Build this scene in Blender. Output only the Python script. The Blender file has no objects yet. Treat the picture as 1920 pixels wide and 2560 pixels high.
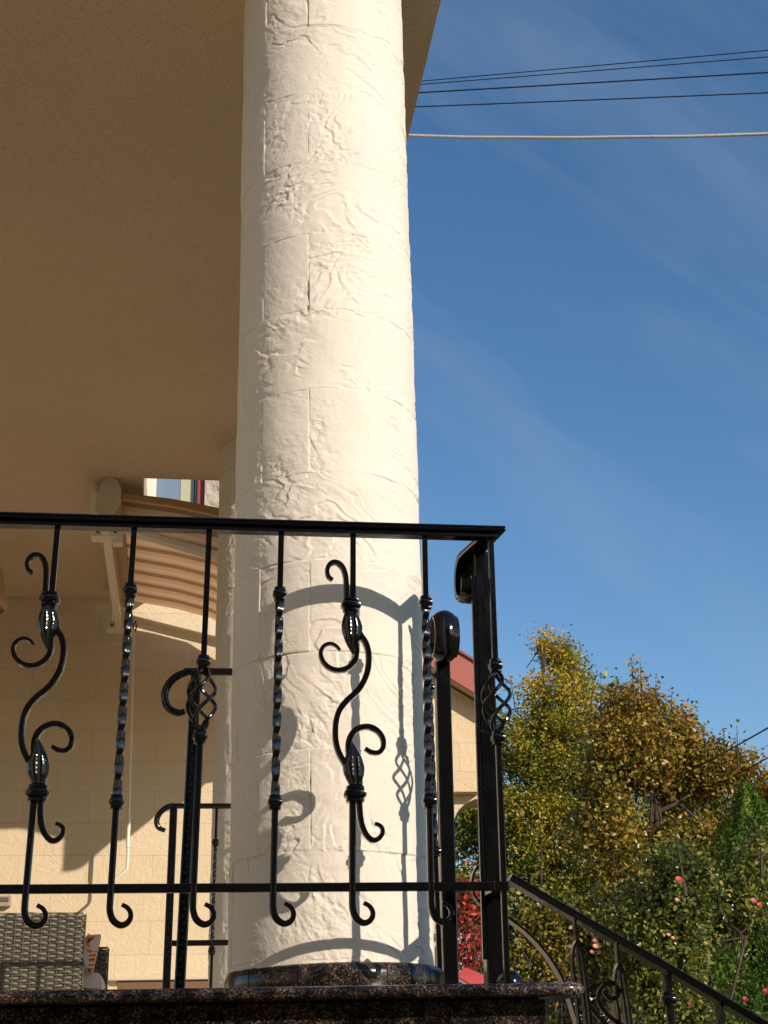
import bpy, math, random
import numpy as np
from math import sin, cos, tan, pi, radians, sqrt, atan2
from mathutils import Vector, Matrix

# ---------------------------------------------------------------- camera
# world: x along the terrace rail, y into the terrace, z up; the lens sits at the origin, ground is at -1.5
FPX, PITCH, ROLL, YAW = 3532.4, .3859, -.0249, radians(8.2)
GZ = -1.5
_fw = np.array([0, cos(PITCH), sin(PITCH)]); _up = np.array([0, -sin(PITCH), cos(PITCH)]); _rt = np.array([1., 0, 0])
_M = np.array([[cos(YAW), sin(YAW), 0], [-sin(YAW), cos(YAW), 0], [0, 0, 1]])
RT = _M @ (cos(ROLL)*_rt + sin(ROLL)*_up); UP = _M @ (-sin(ROLL)*_rt + cos(ROLL)*_up); FW = _M @ _fw
def ray(x, y): return FW + (x-960)/FPX*RT - (y-1280)/FPX*UP
def atv(x, y, v): d = ray(x, y); return d*v/d[1]
def atu(x, y, u): d = ray(x, y); return d*u/d[0]

scn = bpy.context.scene
cd = bpy.data.cameras.new('camera'); cam = bpy.data.objects.new('camera', cd); scn.collection.objects.link(cam)
cd.sensor_fit = 'VERTICAL'; cd.sensor_height = 24; cd.lens = 24*FPX/2560; cd.clip_start = .05; cd.clip_end = 2000
mw = Matrix.Identity(4)
for i in range(3):
    mw[i][0] = RT[i]; mw[i][1] = UP[i]; mw[i][2] = -FW[i]
cam.matrix_world = mw
scn.camera = cam

# ---------------------------------------------------------------- sun and sky
SAZ, SEL = radians(38.5), radians(23.7)          # azimuth from -y towards +x
SUN = Vector((sin(SAZ)*cos(SEL), -cos(SAZ)*cos(SEL), sin(SEL)))
ld = bpy.data.lights.new('sun', 'SUN'); ld.energy = 4.75; ld.angle = radians(.55); ld.color = (1, .862, .735)
lo = bpy.data.objects.new('sun', ld); scn.collection.objects.link(lo); lo.rotation_euler = SUN.to_track_quat('Z', 'Y').to_euler(); lo.location = SUN*30
w = bpy.data.worlds.new('World'); scn.world = w; w.use_nodes = True
nt = w.node_tree; N = nt.nodes; N.clear(); L = nt.links
out = N.new('ShaderNodeOutputWorld'); bg = N.new('ShaderNodeBackground'); sk = N.new('ShaderNodeTexSky')
sk.sky_type = 'NISHITA'; sk.sun_disc = False; sk.sun_elevation = SEL; sk.sun_rotation = pi-SAZ
sk.air_density = 1.0; sk.dust_density = .35; sk.ozone_density = 2.2
hs = N.new('ShaderNodeHueSaturation'); hs.inputs['Saturation'].default_value = 1.19; hs.inputs['Value'].default_value = 1.0
tc = N.new('ShaderNodeTexCoord'); mp = N.new('ShaderNodeCombineXYZ')      # wisps drawn out along one direction of the sky
_d1 = RT*cos(.62)-UP*sin(.62); _d2 = RT*sin(.62)+UP*cos(.62)
for _i, (_v, _s) in enumerate(((_d1, 2.0), (_d2, 9.0), (FW, 3.0))):
    _n = N.new('ShaderNodeVectorMath'); _n.operation = 'DOT_PRODUCT'; _n.inputs[1].default_value = tuple(float(q)*_s for q in _v); L.new(tc.outputs['Generated'], _n.inputs[0]); L.new(_n.outputs['Value'], mp.inputs[_i])
nz = N.new('ShaderNodeTexNoise'); nz.inputs['Scale'].default_value = 1.6; nz.inputs['Detail'].default_value = 7; nz.inputs['Roughness'].default_value = .55; nz.inputs['Distortion'].default_value = .25
cr = N.new('ShaderNodeMapRange'); cr.inputs['From Min'].default_value = .46; cr.inputs['From Max'].default_value = .8; cr.inputs['To Max'].default_value = .26
mx = N.new('ShaderNodeMix'); mx.data_type = 'RGBA'; mx.inputs['B'].default_value = (2.3, 3.0, 4.0, 1)
L.new(mp.outputs[0], nz.inputs['Vector']); L.new(nz.outputs['Fac'], cr.inputs['Value'])
L.new(sk.outputs[0], hs.inputs['Color']); L.new(hs.outputs[0], mx.inputs['A']); L.new(cr.outputs[0], mx.inputs['Factor'])
L.new(mx.outputs['Result'], bg.inputs['Color']); bg.inputs['Strength'].default_value = .145; L.new(bg.outputs[0], out.inputs[0])
scn.view_settings.view_transform = 'Standard'; scn.view_settings.look = 'None'; scn.view_settings.exposure = 0.0; scn.view_settings.gamma = 1

# ---------------------------------------------------------------- helpers
COL = scn.collection
rnd = random.Random(7); rng = np.random.default_rng(11)

def tag(o, label=None, cat=None, group=None, kind=None):
    if label: o['label'] = label
    if cat: o['category'] = cat
    if group: o['group'] = group
    if kind: o['kind'] = kind
    return o
def empty(name, loc, label=None, cat=None, group=None, rot=(0, 0, 0)):
    o = bpy.data.objects.new(name, None); COL.objects.link(o); o.location = loc; o.rotation_euler = rot; o.empty_display_size = .1
    return tag(o, label, cat, group)
def wloc(o):
    v = Vector((0, 0, 0))
    while o is not None: v = v+o.location; o = o.parent
    return v
def smoothpath(P, n=8):
    P = [np.array(p, float) for p in P]; Q = []
    for i in range(len(P)-1):
        a = P[i-1] if i else 2*P[0]-P[1]; b = P[i]; c = P[i+1]; d = P[i+2] if i+2 < len(P) else 2*P[-1]-P[-2]
        for k in range(n):
            t = k/n
            Q.append(.5*((2*b)+(c-a)*t+(2*a-5*b+4*c-d)*t*t+(3*b-a-3*c+d)*t**3))
    Q.append(P[-1]); return Q
def prof_sq(w, d, r=.2):       # rounded rectangle profile, first axis = in-plane normal, second = binormal
    pts = []
    for sx, sy in ((1, 1), (-1, 1), (-1, -1), (1, -1)):
        e = min(w, d)*r
        a = (sx*w/2, sy*(d/2-e)); b = (sx*(w/2-e), sy*d/2)
        pts += [a, b] if sx*sy > 0 else [b, a]
    return pts
def prof_rd(r, n=10): return [(r*cos(2*pi*k/n), r*sin(2*pi*k/n)) for k in range(n)]
class MB:
    def __init__(s): s.v = []; s.f = []
    def add(s, v, f):
        o = len(s.v); s.v += [tuple(map(float, p)) for p in v]; s.f += [tuple(o+i for i in q) for q in f]; return s
    def box(s, x0, x1, y0, y1, z0, z1, b=0):
        if b <= 0:
            v = [(x, y, z) for z in (z0, z1) for y in (y0, y1) for x in (x0, x1)]
            return s.add(v, [(0, 2, 3, 1), (4, 5, 7, 6), (0, 1, 5, 4), (2, 6, 7, 3), (0, 4, 6, 2), (1, 3, 7, 5)])
        # chamfered box through stacked rings
        R = []
        def ring(z, i):
            return [(x0+i+b, y0+i, z), (x1-i-b, y0+i, z), (x1-i, y0+i+b, z), (x1-i, y1-i-b, z), (x1-i-b, y1-i, z), (x0+i+b, y1-i, z), (x0+i, y1-i-b, z), (x0+i, y0+i+b, z)]
        R = [ring(z0, b*.9), ring(z0+b, 0), ring(z1-b, 0), ring(z1, b*.9)]
        v = [p for r in R for p in r]; f = [tuple(range(7, -1, -1)), tuple(range(24, 32))]
        for k in range(3):
            for i in range(8): j = (i+1) % 8; f.append((k*8+i, k*8+j, k*8+8+j, k*8+8+i))
        return s.add(v, f)
    def sweep(s, path, prof, bn=(0, 1, 0), scale=None, cap=True):
        P = [np.array(p, float) for p in path]; n = len(P); bn = np.array(bn, float); m = len(prof); V = []
        for i in range(n):
            t = P[min(i+1, n-1)]-P[max(i-1, 0)]; t = t/(np.linalg.norm(t)+1e-12)
            nn = np.cross(bn, t); nn /= np.linalg.norm(nn)+1e-12; b2 = np.cross(t, nn)
            sc = 1 if scale is None else (scale(i/(n-1)) if callable(scale) else scale[i])
            for a, b in prof: V.append(P[i]+nn*a*sc+b2*b*sc)
        F = []
        for i in range(n-1):
            for k in range(m): l = (k+1) % m; F.append((i*m+k, i*m+l, (i+1)*m+l, (i+1)*m+k))
        if cap: F += [tuple(range(m-1, -1, -1)), tuple((n-1)*m+k for k in range(m))]
        return s.add(V, F)
    def tube(s, path, r, n=8, scale=None):   # parallel transport
        P = [np.array(p, float) for p in path]; N_ = len(P); t0 = P[1]-P[0]; t0 /= np.linalg.norm(t0)
        a = np.cross(t0, (0, 0, 1.)) if abs(t0[2]) < .9 else np.cross(t0, (1., 0, 0)); a /= np.linalg.norm(a); V = []
        for i in range(N_):
            t = P[min(i+1, N_-1)]-P[max(i-1, 0)]; t /= np.linalg.norm(t)+1e-12
            a = a-t*np.dot(a, t); a /= np.linalg.norm(a)+1e-12; b = np.cross(t, a)
            rr = r*(1 if scale is None else (scale(i/(N_-1)) if callable(scale) else scale[i]))
            for k in range(n): V.append(P[i]+rr*(a*cos(2*pi*k/n)+b*sin(2*pi*k/n)))
        F = []
        for i in range(N_-1):
            for k in range(n): l = (k+1) % n; F.append((i*n+k, i*n+l, (i+1)*n+l, (i+1)*n+k))
        F += [tuple(range(n-1, -1, -1)), tuple((N_-1)*n+k for k in range(n))]
        return s.add(V, F)
    def lathe(s, prof, c=(0, 0, 0), n=24, ax='z', sy=1.0):
        V = []
        for r, h in prof:
            for k in range(n):
                a = 2*pi*k/n
                p = (r*cos(a), r*sin(a)*sy, h)
                if ax == 'x': p = (h, r*cos(a), r*sin(a)*sy)
                if ax == 'y': p = (r*cos(a), h, r*sin(a)*sy)
                V.append((c[0]+p[0], c[1]+p[1], c[2]+p[2]))
        F = []; m = len(prof)
        for i in range(m-1):
            for k in range(n): l = (k+1) % n; F.append((i*n+k, i*n+l, (i+1)*n+l, (i+1)*n+k))
        F += [tuple(range(n-1, -1, -1)), tuple((m-1)*n+k for k in range(n))]
        return s.add(V, F)
    def twist(s, x, y, z0, z1, w, pitch, lean=0):
        n = max(8, int((z1-z0)/.004)); V = []; m = 8
        pr = prof_sq(w, w, .07)
        for i in range(n+1):
            z = z0+(z1-z0)*i/n; a = 2*pi*(z-z0)/pitch; c, sn = cos(a), sin(a)
            for p, q in pr: V.append((x+p*c-q*sn, y+p*sn+q*c, z))
        F = []
        for i in range(n):
            for k in range(m): l = (k+1) % m; F.append((i*m+k, i*m+l, (i+1)*m+l, (i+1)*m+k))
        F += [tuple(range(m-1, -1, -1)), tuple(n*m+k for k in range(m))]
        return s.add(V, F)
    def extrude_y(s, pts, y0, y1):            # polygon in x,z
        n = len(pts); V = [(x, y0, z) for x, z in pts]+[(x, y1, z) for x, z in pts]
        F = [tuple(range(n)), tuple(range(2*n-1, n-1, -1))]+[(i, n+i, n+(i+1) % n, (i+1) % n) for i in range(n)]
        return s.add(V, F)
    def extrude_z(s, pts, z0, z1):
        n = len(pts); V = [(x, y, z0) for x, y in pts]+[(x, y, z1) for x, y in pts]
        F = [tuple(range(n-1, -1, -1)), tuple(range(n, 2*n))]+[(i, (i+1) % n, n+(i+1) % n, n+i) for i in range(n)]
        return s.add(V, F)
    def build(s, name, mat, parent=None, loc=None, smooth=True, absolute=True, angle=35, **kw):
        """vertices are world coordinates when absolute; the object's origin goes to loc (world)"""
        me = bpy.data.meshes.new(name)
        pw = wloc(parent) if parent else Vector((0, 0, 0))
        if loc is None: loc = pw
        loc = Vector(loc)
        V = np.array(s.v)
        if absolute: V = V-np.array(loc)
        me.from_pydata(V.tolist(), [], s.f); me.validate(); me.update()
        import bmesh
        bm = bmesh.new(); bm.from_mesh(me); bmesh.ops.recalc_face_normals(bm, faces=bm.faces); bm.to_mesh(me); bm.free()
        if smooth:
            me.shade_smooth()
            try: me.set_sharp_from_angle(angle=radians(angle))
            except Exception: pass
        o = bpy.data.objects.new(name, me); COL.objects.link(o); o.data.materials.append(mat)
        if parent: o.parent = parent
        o.location = loc-pw
        return tag(o, **kw) if kw else o
def grid_obj(name, V, F, mat, parent=None, attrs=None, loc=(0, 0, 0), smooth=True):
    me = bpy.data.meshes.new(name); V = np.asarray(V, np.float32); F = np.asarray(F, np.int32)
    me.vertices.add(len(V)); me.vertices.foreach_set('co', V.ravel())
    k = F.shape[1]; me.loops.add(F.size); me.loops.foreach_set('vertex_index', F.ravel())
    me.polygons.add(len(F)); me.polygons.foreach_set('loop_start', np.arange(0, F.size, k, dtype=np.int32)); me.polygons.foreach_set('loop_total', np.full(len(F), k, np.int32))
    me.update(calc_edges=True)
    if attrs:
        for nm, (dom, arr) in attrs.items():
            a = me.attributes.new(nm, 'FLOAT', dom); a.data.foreach_set('value', np.asarray(arr, np.float32).ravel())
    if smooth: me.shade_smooth()
    o = bpy.data.objects.new(name, me); COL.objects.link(o); me.materials.append(mat)
    if parent: o.parent = parent
    o.location = loc; return o
def copy_tree(o, parent=None):
    c = o.copy(); COL.objects.link(c); c.parent = parent
    for ch in o.children: copy_tree(ch, c)
    return c

# ---------------------------------------------------------------- numpy noise
def _hash(ix, iy, iz, seed):
    h = (ix*374761393+iy*668265263+iz*2147483647+seed*1274126177) & 0xffffffff
    h = ((h ^ (h >> 13))*1274126177) & 0xffffffff; h = (h ^ (h >> 16)) & 0xffffffff
    return h.astype(np.float64)/4294967295.
def vnoise(x, y, z=0, seed=0):
    x = np.asarray(x, float); y = np.asarray(y, float); z = np.zeros_like(x)+z
    ix, iy, iz = np.floor(x).astype(np.int64), np.floor(y).astype(np.int64), np.floor(z).astype(np.int64)
    fx, fy, fz = x-ix, y-iy, z-iz; s = lambda t: t*t*t*(t*(t*6-15)+10); fx, fy, fz = s(fx), s(fy), s(fz); r = 0
    for a in (0, 1):
        for b in (0, 1):
            for c in (0, 1): r = r+_hash(ix+a, iy+b, iz+c, seed)*(fx if a else 1-fx)*(fy if b else 1-fy)*(fz if c else 1-fz)
    return r*2-1
def fbm(x, y, z=0, o=4, seed=0, g=.5):
    r = 0; a = 1; t = 0
    for i in range(o): r = r+a*vnoise(x*2**i, y*2**i, z, seed+i*17); t += a; a *= g
    return r/t

# ---------------------------------------------------------------- materials
def mat(name):
    m = bpy.data.materials.new(name); m.use_nodes = True; nt = m.node_tree; b = nt.nodes['Principled BSDF']; return m, nt, b
def nd(nt, t, **kw):
    n = nt.nodes.new(t)
    for k, v in kw.items():
        if k in n.inputs: n.inputs[k].default_value = v
        else: setattr(n, k, v)
    return n
def ramp(nt, src, stops, interp='LINEAR'):
    r = nt.nodes.new('ShaderNodeValToRGB'); r.color_ramp.interpolation = interp; e = r.color_ramp.elements
    while len(e) < len(stops): e.new(.5)
    for i, (p, c) in enumerate(stops): e[i].position = p; e[i].color = (*c, 1) if len(c) == 3 else c
    nt.links.new(src, r.inputs[0]); return r.outputs[0]
def bump(nt, b, h, strength=.3, dist=.01, prev=None):
    n = nt.nodes.new('ShaderNodeBump'); n.inputs['Strength'].default_value = strength; n.inputs['Distance'].default_value = dist
    nt.links.new(h, n.inputs['Height'])
    if prev: nt.links.new(prev, n.inputs['Normal'])
    nt.links.new(n.outputs[0], b.inputs['Normal']); return n.outputs[0]
def plain(name, col, rough=.5, metal=0, spec=.5, nscale=0, nstr=.2, ndist=.002, var=0):
    m, nt, b = mat(name); b.inputs['Base Color'].default_value = (*col, 1); b.inputs['Roughness'].default_value = rough; b.inputs['Metallic'].default_value = metal
    b.inputs['Specular IOR Level'].default_value = spec
    g = nt.nodes.new('ShaderNodeTexCoord')
    if nscale:
        n = nd(nt, 'ShaderNodeTexNoise', Scale=nscale, Detail=5.); nt.links.new(g.outputs['Object'], n.inputs['Vector']); bump(nt, b, n.outputs[0], nstr, ndist)
    if var:
        n = nd(nt, 'ShaderNodeTexNoise', Scale=(nscale or 20)*.15, Detail=6.); nt.links.new(g.outputs['Object'], n.inputs['Vector'])
        c1 = tuple(max(0, c*(1-var)) for c in col); c2 = tuple(min(1, c*(1+var)) for c in col)
        nt.links.new(ramp(nt, n.outputs[0], [(.3, c1), (.7, c2)]), b.inputs['Base Color'])
    return m

def m_iron():
    m, nt, b = mat('black_gloss_paint'); b.inputs['Base Color'].default_value = (.003, .0028, .0028, 1)
    b.inputs['Specular IOR Level'].default_value = .5
    g = nt.nodes.new('ShaderNodeNewGeometry')
    n1 = nd(nt, 'ShaderNodeTexNoise', Scale=55., Detail=3.); n2 = nd(nt, 'ShaderNodeTexNoise', Scale=420., Detail=2.)
    mp = nd(nt, 'ShaderNodeMapping'); mp.inputs['Scale'].default_value = (1, 1, .35)
    nt.links.new(g.outputs['Position'], mp.inputs['Vector']); nt.links.new(mp.outputs[0], n1.inputs['Vector']); nt.links.new(g.outputs['Position'], n2.inputs['Vector'])
    a = bump(nt, b, n1.outputs[0], .5, .0013); bump(nt, b, n2.outputs[0], .30, .0006, a)
    n3 = nd(nt, 'ShaderNodeTexNoise', Scale=170., Detail=6., Roughness=.7); nt.links.new(g.outputs['Position'], n3.inputs['Vector'])
    nt.links.new(ramp(nt, n3.outputs[0], [(.66, (.003, .0028, .0028)), (.74, (.07, .06, .05))]), b.inputs['Base Color'])
    rr = nd(nt, 'ShaderNodeMapRange'); rr.inputs['To Min'].default_value = .05; rr.inputs['To Max'].default_value = .19; nt.links.new(n1.outputs[0], rr.inputs[0]); nt.links.new(rr.outputs[0], b.inputs['Roughness'])
    return m
def m_granite(name='polished_granite', k=.55, spec=.4):
    m, nt, b = mat(name); g = nt.nodes.new('ShaderNodeNewGeometry')
    v = nd(nt, 'ShaderNodeTexVoronoi', Scale=330.); n1 = nd(nt, 'ShaderNodeTexNoise', Scale=30., Detail=6.); n2 = nd(nt, 'ShaderNodeTexNoise', Scale=260., Detail=4.)
    for q in (v, n1, n2): nt.links.new(g.outputs['Position'], q.inputs['Vector'])
    sp = nt.nodes.new('ShaderNodeSeparateColor'); nt.links.new(v.outputs['Color'], sp.inputs[0])
    c = ramp(nt, sp.outputs[0], [(0, (.012*k, .010*k, .010*k)), (.42, (.030*k, .025*k, .021*k)), (.6, (.075*k, .052*k, .040*k)), (.78, (.13*k, .095*k, .07*k)), (.94, (.30*k, .25*k, .20*k))])
    c2 = ramp(nt, n1.outputs[0], [(.38, (.28, .26, .25)), (.55, (.8, .78, .75)), (.70, (1.5, .9, .65))])
    mxn = nd(nt, 'ShaderNodeMix'); mxn.data_type = 'RGBA'; mxn.blend_type = 'MULTIPLY'; mxn.inputs['Factor'].default_value = 1
    nt.links.new(c, mxn.inputs['A']); nt.links.new(c2, mxn.inputs['B']); nt.links.new(mxn.outputs['Result'], b.inputs['Base Color'])
    b.inputs['Roughness'].default_value = .2; b.inputs['Specular IOR Level'].default_value = spec; bump(nt, b, n2.outputs[0], .12, .0006)
    return m
def m_column():
    m, nt, b = mat('cream_painted_stone'); g = nt.nodes.new('ShaderNodeNewGeometry'); at = nd(nt, 'ShaderNodeAttribute', attribute_name='seam')
    n0 = nd(nt, 'ShaderNodeTexNoise', Scale=5., Detail=5.); n1 = nd(nt, 'ShaderNodeTexNoise', Scale=160., Detail=4., Roughness=.6); n2 = nd(nt, 'ShaderNodeTexNoise', Scale=42., Detail=5., Roughness=.6, Distortion=.7)
    for q in (n0, n1, n2): nt.links.new(g.outputs['Position'], q.inputs['Vector'])
    c = ramp(nt, n0.outputs[0], [(.3, (.70, .64, .535)), (.7, (.755, .695, .59))])
    mxn = nd(nt, 'ShaderNodeMix'); mxn.data_type = 'RGBA'; mxn.inputs['B'].default_value = (.16, .12, .08, 1)
    nt.links.new(at.outputs['Fac'], mxn.inputs['Factor']); nt.links.new(c, mxn.inputs['A']); nt.links.new(mxn.outputs['Result'], b.inputs['Base Color'])
    b.inputs['Roughness'].default_value = .75; b.inputs['Specular IOR Level'].default_value = .25
    a = bump(nt, b, n2.outputs[0], .35, .004); bump(nt, b, n1.outputs[0], .35, .0014, a)
    return m
def m_walltile(name, c1, c2):
    m, nt, b = mat(name); g = nt.nodes.new('ShaderNodeNewGeometry')
    mp = nd(nt, 'ShaderNodeMapping'); mp.inputs['Rotation'].default_value = (radians(-90), 0, 0)
    mp.inputs['Location'].default_value = (0, 0.02, 0)
    nt.links.new(g.outputs['Position'], mp.inputs['Vector'])
    br = nd(nt, 'ShaderNodeTexBrick', Scale=1.); br.inputs['Brick Width'].default_value = .42; br.inputs['Row Height'].default_value = .205; br.inputs['Mortar Size'].default_value = .0022; br.inputs['Mortar Smooth'].default_value = .3
    br.inputs['Color1'].default_value = (*c1, 1); br.inputs['Color2'].default_value = (*c2, 1); br.inputs['Mortar'].default_value = tuple(.8*x for x in c2)+(1,); br.inputs['Bias'].default_value = .1
    nt.links.new(mp.outputs[0], br.inputs['Vector']); nt.links.new(br.outputs['Color'], b.inputs['Base Color'])
    n1 = nd(nt, 'ShaderNodeTexNoise', Scale=9., Detail=6., Roughness=.62, Distortion=1.6); n2 = nd(nt, 'ShaderNodeTexNoise', Scale=120., Detail=3.)
    for q in (n1, n2): nt.links.new(g.outputs['Position'], q.inputs['Vector'])
    st = nd(nt, 'ShaderNodeMath', operation='PINGPONG'); st.inputs[1].default_value = .12; nt.links.new(n1.outputs[0], st.inputs[0])
    b.inputs['Roughness'].default_value = .85; b.inputs['Specular IOR Level'].default_value = .2
    a = bump(nt, b, st.outputs[0], .42, .04); a = bump(nt, b, n2.outputs[0], .25, .003, a); iv = nd(nt, 'ShaderNodeMath', operation='SUBTRACT'); iv.inputs[0].default_value = 1; nt.links.new(br.outputs['Fac'], iv.inputs[1]); bump(nt, b, iv.outputs[0], .5, .002, a)
    return m
def m_stucco(name, col, s=260.):
    m, nt, b = mat(name); g = nt.nodes.new('ShaderNodeNewGeometry')
    n1 = nd(nt, 'ShaderNodeTexNoise', Scale=s, Detail=3.); n0 = nd(nt, 'ShaderNodeTexNoise', Scale=1.3, Detail=6.)
    for q in (n0, n1): nt.links.new(g.outputs['Position'], q.inputs['Vector'])
    cc = ramp(nt, n0.outputs[0], [(.3, tuple(.93*c for c in col)), (.7, col)]); n3 = nd(nt, 'ShaderNodeTexNoise', Scale=s*.9, Detail=2.); nt.links.new(g.outputs['Position'], n3.inputs['Vector'])
    mm = nd(nt, 'ShaderNodeMix'); mm.data_type = 'RGBA'; mm.blend_type = 'MULTIPLY'; mm.inputs['Factor'].default_value = 1; nt.links.new(cc, mm.inputs['A']); nt.links.new(ramp(nt, n3.outputs[0], [(.35, (.84, .83, .81)), (.65, (1.08, 1.08, 1.08))]), mm.inputs['B']); nt.links.new(mm.outputs['Result'], b.inputs['Base Color'])
    b.inputs['Roughness'].default_value = .9; b.inputs['Specular IOR Level'].default_value = .1; bump(nt, b, n1.outputs[0], .6, .004)
    return m
def m_leaf(name, stops, trans=.35, rough=.5):
    m, nt, b = mat(name); at = nd(nt, 'ShaderNodeAttribute', attribute_name='tint')
    c = ramp(nt, at.outputs['Fac'], stops); nt.links.new(c, b.inputs['Base Color']); b.inputs['Roughness'].default_value = rough; b.inputs['Specular IOR Level'].default_value = .35
    t = nt.nodes.new('ShaderNodeBsdfTranslucent'); nt.links.new(c, t.inputs[0]); mx = nt.nodes.new('ShaderNodeMixShader'); mx.inputs[0].default_value = trans
    nt.links.new(b.outputs[0], mx.inputs[1]); nt.links.new(t.outputs[0], mx.inputs[2]); nt.links.new(mx.outputs[0], nt.nodes['Material Output'].inputs[0])
    return m
IRON = m_iron(); GRAN = m_granite(); CREAM = m_column()
WALL = m_walltile('beige_split_stone', (.66, .55, .375), (.63, .52, .35)); CEIL = m_stucco('beige_stucco', (.60, .485, .345), 190.)
WHITE = plain('white_lacquer', (.72, .66, .55), .4); BARK = plain('bark', (.075, .05, .032), .9, nscale=40, nstr=.6, ndist=.01, var=.4)


# ---------------------------------------------------------------- setting: ground, path, terrace floor
LZ = .1845                                    # top of the granite ledge
COLX, COLY, CR = .3395, 3.383, .2377
pav = m_granite('floor_stone', 1.0)
def m_ground():
    m, nt, b = mat('lawn'); g = nt.nodes.new('ShaderNodeNewGeometry'); n = nd(nt, 'ShaderNodeTexNoise', Scale=3., Detail=8.); nt.links.new(g.outputs['Position'], n.inputs['Vector'])
    nt.links.new(ramp(nt, n.outputs[0], [(.3, (.035, .05, .015)), (.7, (.10, .10, .035))]), b.inputs['Base Color']); b.inputs['Roughness'].default_value = .95; bump(nt, b, n.outputs[0], 1, .1); return m
MB().add([(-400, -400, GZ), (400, -400, GZ), (400, 400, GZ), (-400, 400, GZ)], [(0, 1, 2, 3)]).build('ground', m_ground(), smooth=False, kind='structure')
pavm = m_walltile('sandstone_paving', (.20, .16, .115), (.17, .14, .10))
MB().box(-9, 3.2, -9, 2.93, GZ-.1, GZ+.012).build('path', pavm, smooth=False, kind='structure')
tfl = plain('terrace_tile', (.66, .52, .36), .55, nscale=60, nstr=.2, var=.1)
MB().box(-7, .74, 3.12, 9.38, GZ+.02, LZ-.07).build('terrace_floor', tfl, smooth=False, kind='structure')

# ---------------------------------------------------------------- house
SZ = 3.15; WV = 9.4
house = empty('house', (-3, WV, GZ), 'beige stone house behind the terrace, with its broad stucco porch ceiling and an upper window', 'house')
fu0, fu1 = -7., .88
wx0, wx1, wz0, wz1 = -.385, .060, 3.62, 5.1    # window opening
mb = MB()
for a, b_, c, d in ((fu0, wx0, GZ, 8.2), (wx1, fu1, GZ, 8.2), (wx0, wx1, GZ, wz0), (wx0, wx1, wz1, 8.2)): mb.box(a, b_, WV, WV+.35, c, d)
mb.build('wall', WALL, house, smooth=False)
mb = MB().box(-2.3, -1.95, -.8, 2.86, GZ, SZ-.003).build('added_bounce_wall', WALL, house, smooth=False)  # unseen wall added to bounce warm sunlight onto the column's left side
# L-shaped soffit slab: reaches the wall on the left, stops short of it on the right
U2 = -.298
mb = MB().extrude_z([(-7, 2.90), (.716, 2.90), (.716, 7.285), (U2, 7.285), (U2, WV-.003), (-7, WV-.003)], SZ, SZ+.28)
mb.build('porch_ceiling', CEIL, house, smooth=False)
MB().box(-7, .722, 2.893, 2.899, SZ+.02, SZ+.25).build('ceiling_edge_trim', plain('zinc', (.35, .3, .25), .4, .6), house, smooth=False)
wf = MB(); red = plain('red_window_paint', (.36, .045, .03), .35); cre = plain('cream_frame', (.74, .68, .55), .5)
win = MB().box(wx0+.001, -.285, WV+.06, WV+.12, wz0, wz1).box(wx0+.03, -.30, WV+.045, WV+.06, wz0, wz1).build('window', cre, house, smooth=False, label='upper window with cream frame and blue pane')
MB().box(-.284, -.112, WV+.10, WV+.11, wz0, wz1).build('pane', plain('blue_glass', (.17, .24, .32), .15, spec=.4), win, smooth=False)
MB().box(-.112, -.02, WV+.095, WV+.105, wz0, wz1).build('pane', plain('greenish_reflection', (.42, .42, .27), .45, nscale=25, nstr=.3), win, smooth=False)  # greenish reflection in the glass, put into the pane's own colour
MB().box(-.019, -.006, WV+.07, WV+.11, wz0, wz1).box(-.005, .008, WV+.05, WV+.11, wz0, wz1).build('seal', plain('dark_seal', (.03, .04, .05), .4), win, smooth=False)
MB().box(.009, .036, WV+.03, WV+.11, wz0, wz1, .006).box(.037, .059, WV+.045, WV+.11, wz0, wz1, .006).build('frame', red, win, smooth=False)
MB().box(wx0-.04, wx1+.04, WV-.05, WV+.06, wz0-.06, wz0-.002).build('sill', cre, win, smooth=False)
roofm = plain('red_metal_roof', (.34, .075, .05), .45, nscale=8, nstr=.1)
MB().box(fu0-.3, fu1+.05, WV-.3, WV+3, 8.21, 8.3).build('roof', roofm, house, smooth=False)

MB().box(wx1+.001, .7, WV-.012, WV-.001, 3.40, 6.0).build('plaster_panel', plain('rough_plaster', (.42, .36, .29), .9, nscale=14, nstr=1.0, ndist=.05, var=.15), house, smooth=False)

# wall fitting and lamp shade at the left edge
fit = MB().box(-1.45, atv(28, 2250, WV-.02)[0], WV-.05, WV-.003, atv(14, 2268, WV)[2], atv(14, 2241, WV)[2], .004)
p0 = atv(28, 2250, WV-.02)
f1 = fit.build('wall_fitting', plain('grey_plastic', (.33, .28, .2), .5), None, loc=(-1.3, WV, p0[2]), smooth=False, label='small grey rectangular fitting on the sunlit wall above the wicker armchair', cat='wall fitting')
MB().box(-1.43, p0[0]-.012, WV-.056, WV-.0505, atv(14, 2256, WV)[2], atv(14, 2246, WV)[2]).build('slot', plain('dark_slot', (.10, .085, .06), .6), f1, smooth=False)
a0 = atv(18, 1512, 8.3); b0 = atv(0, 1430, 8.3)
lamp = empty('ceiling_lamp', (a0[0]-.17, 8.3, a0[2]), 'pleated pale fabric lamp shade hanging under the ceiling at the left edge', 'lamp')
shade = MB(); nn = 96; zt, zb = b0[2]+.02, a0[2]; V = []
for (r, z) in ((.125, zt), (.165, zb+.02), (.17, zb), (.155, zb-.03)):
    for k in range(nn): rr = r*(1+(.02 if k % 2 else -.02)); V.append((a0[0]-.17+rr*cos(2*pi*k/nn), 8.3+rr*sin(2*pi*k/nn), z))
shade.add(V, [(i*nn+k, i*nn+(k+1) % nn, (i+1)*nn+(k+1) % nn, (i+1)*nn+k) for i in range(3) for k in range(nn)])
shade.build('lamp_shade', plain('pleated_fabric', (.55, .40, .26), .8), lamp, smooth=False)
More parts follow.
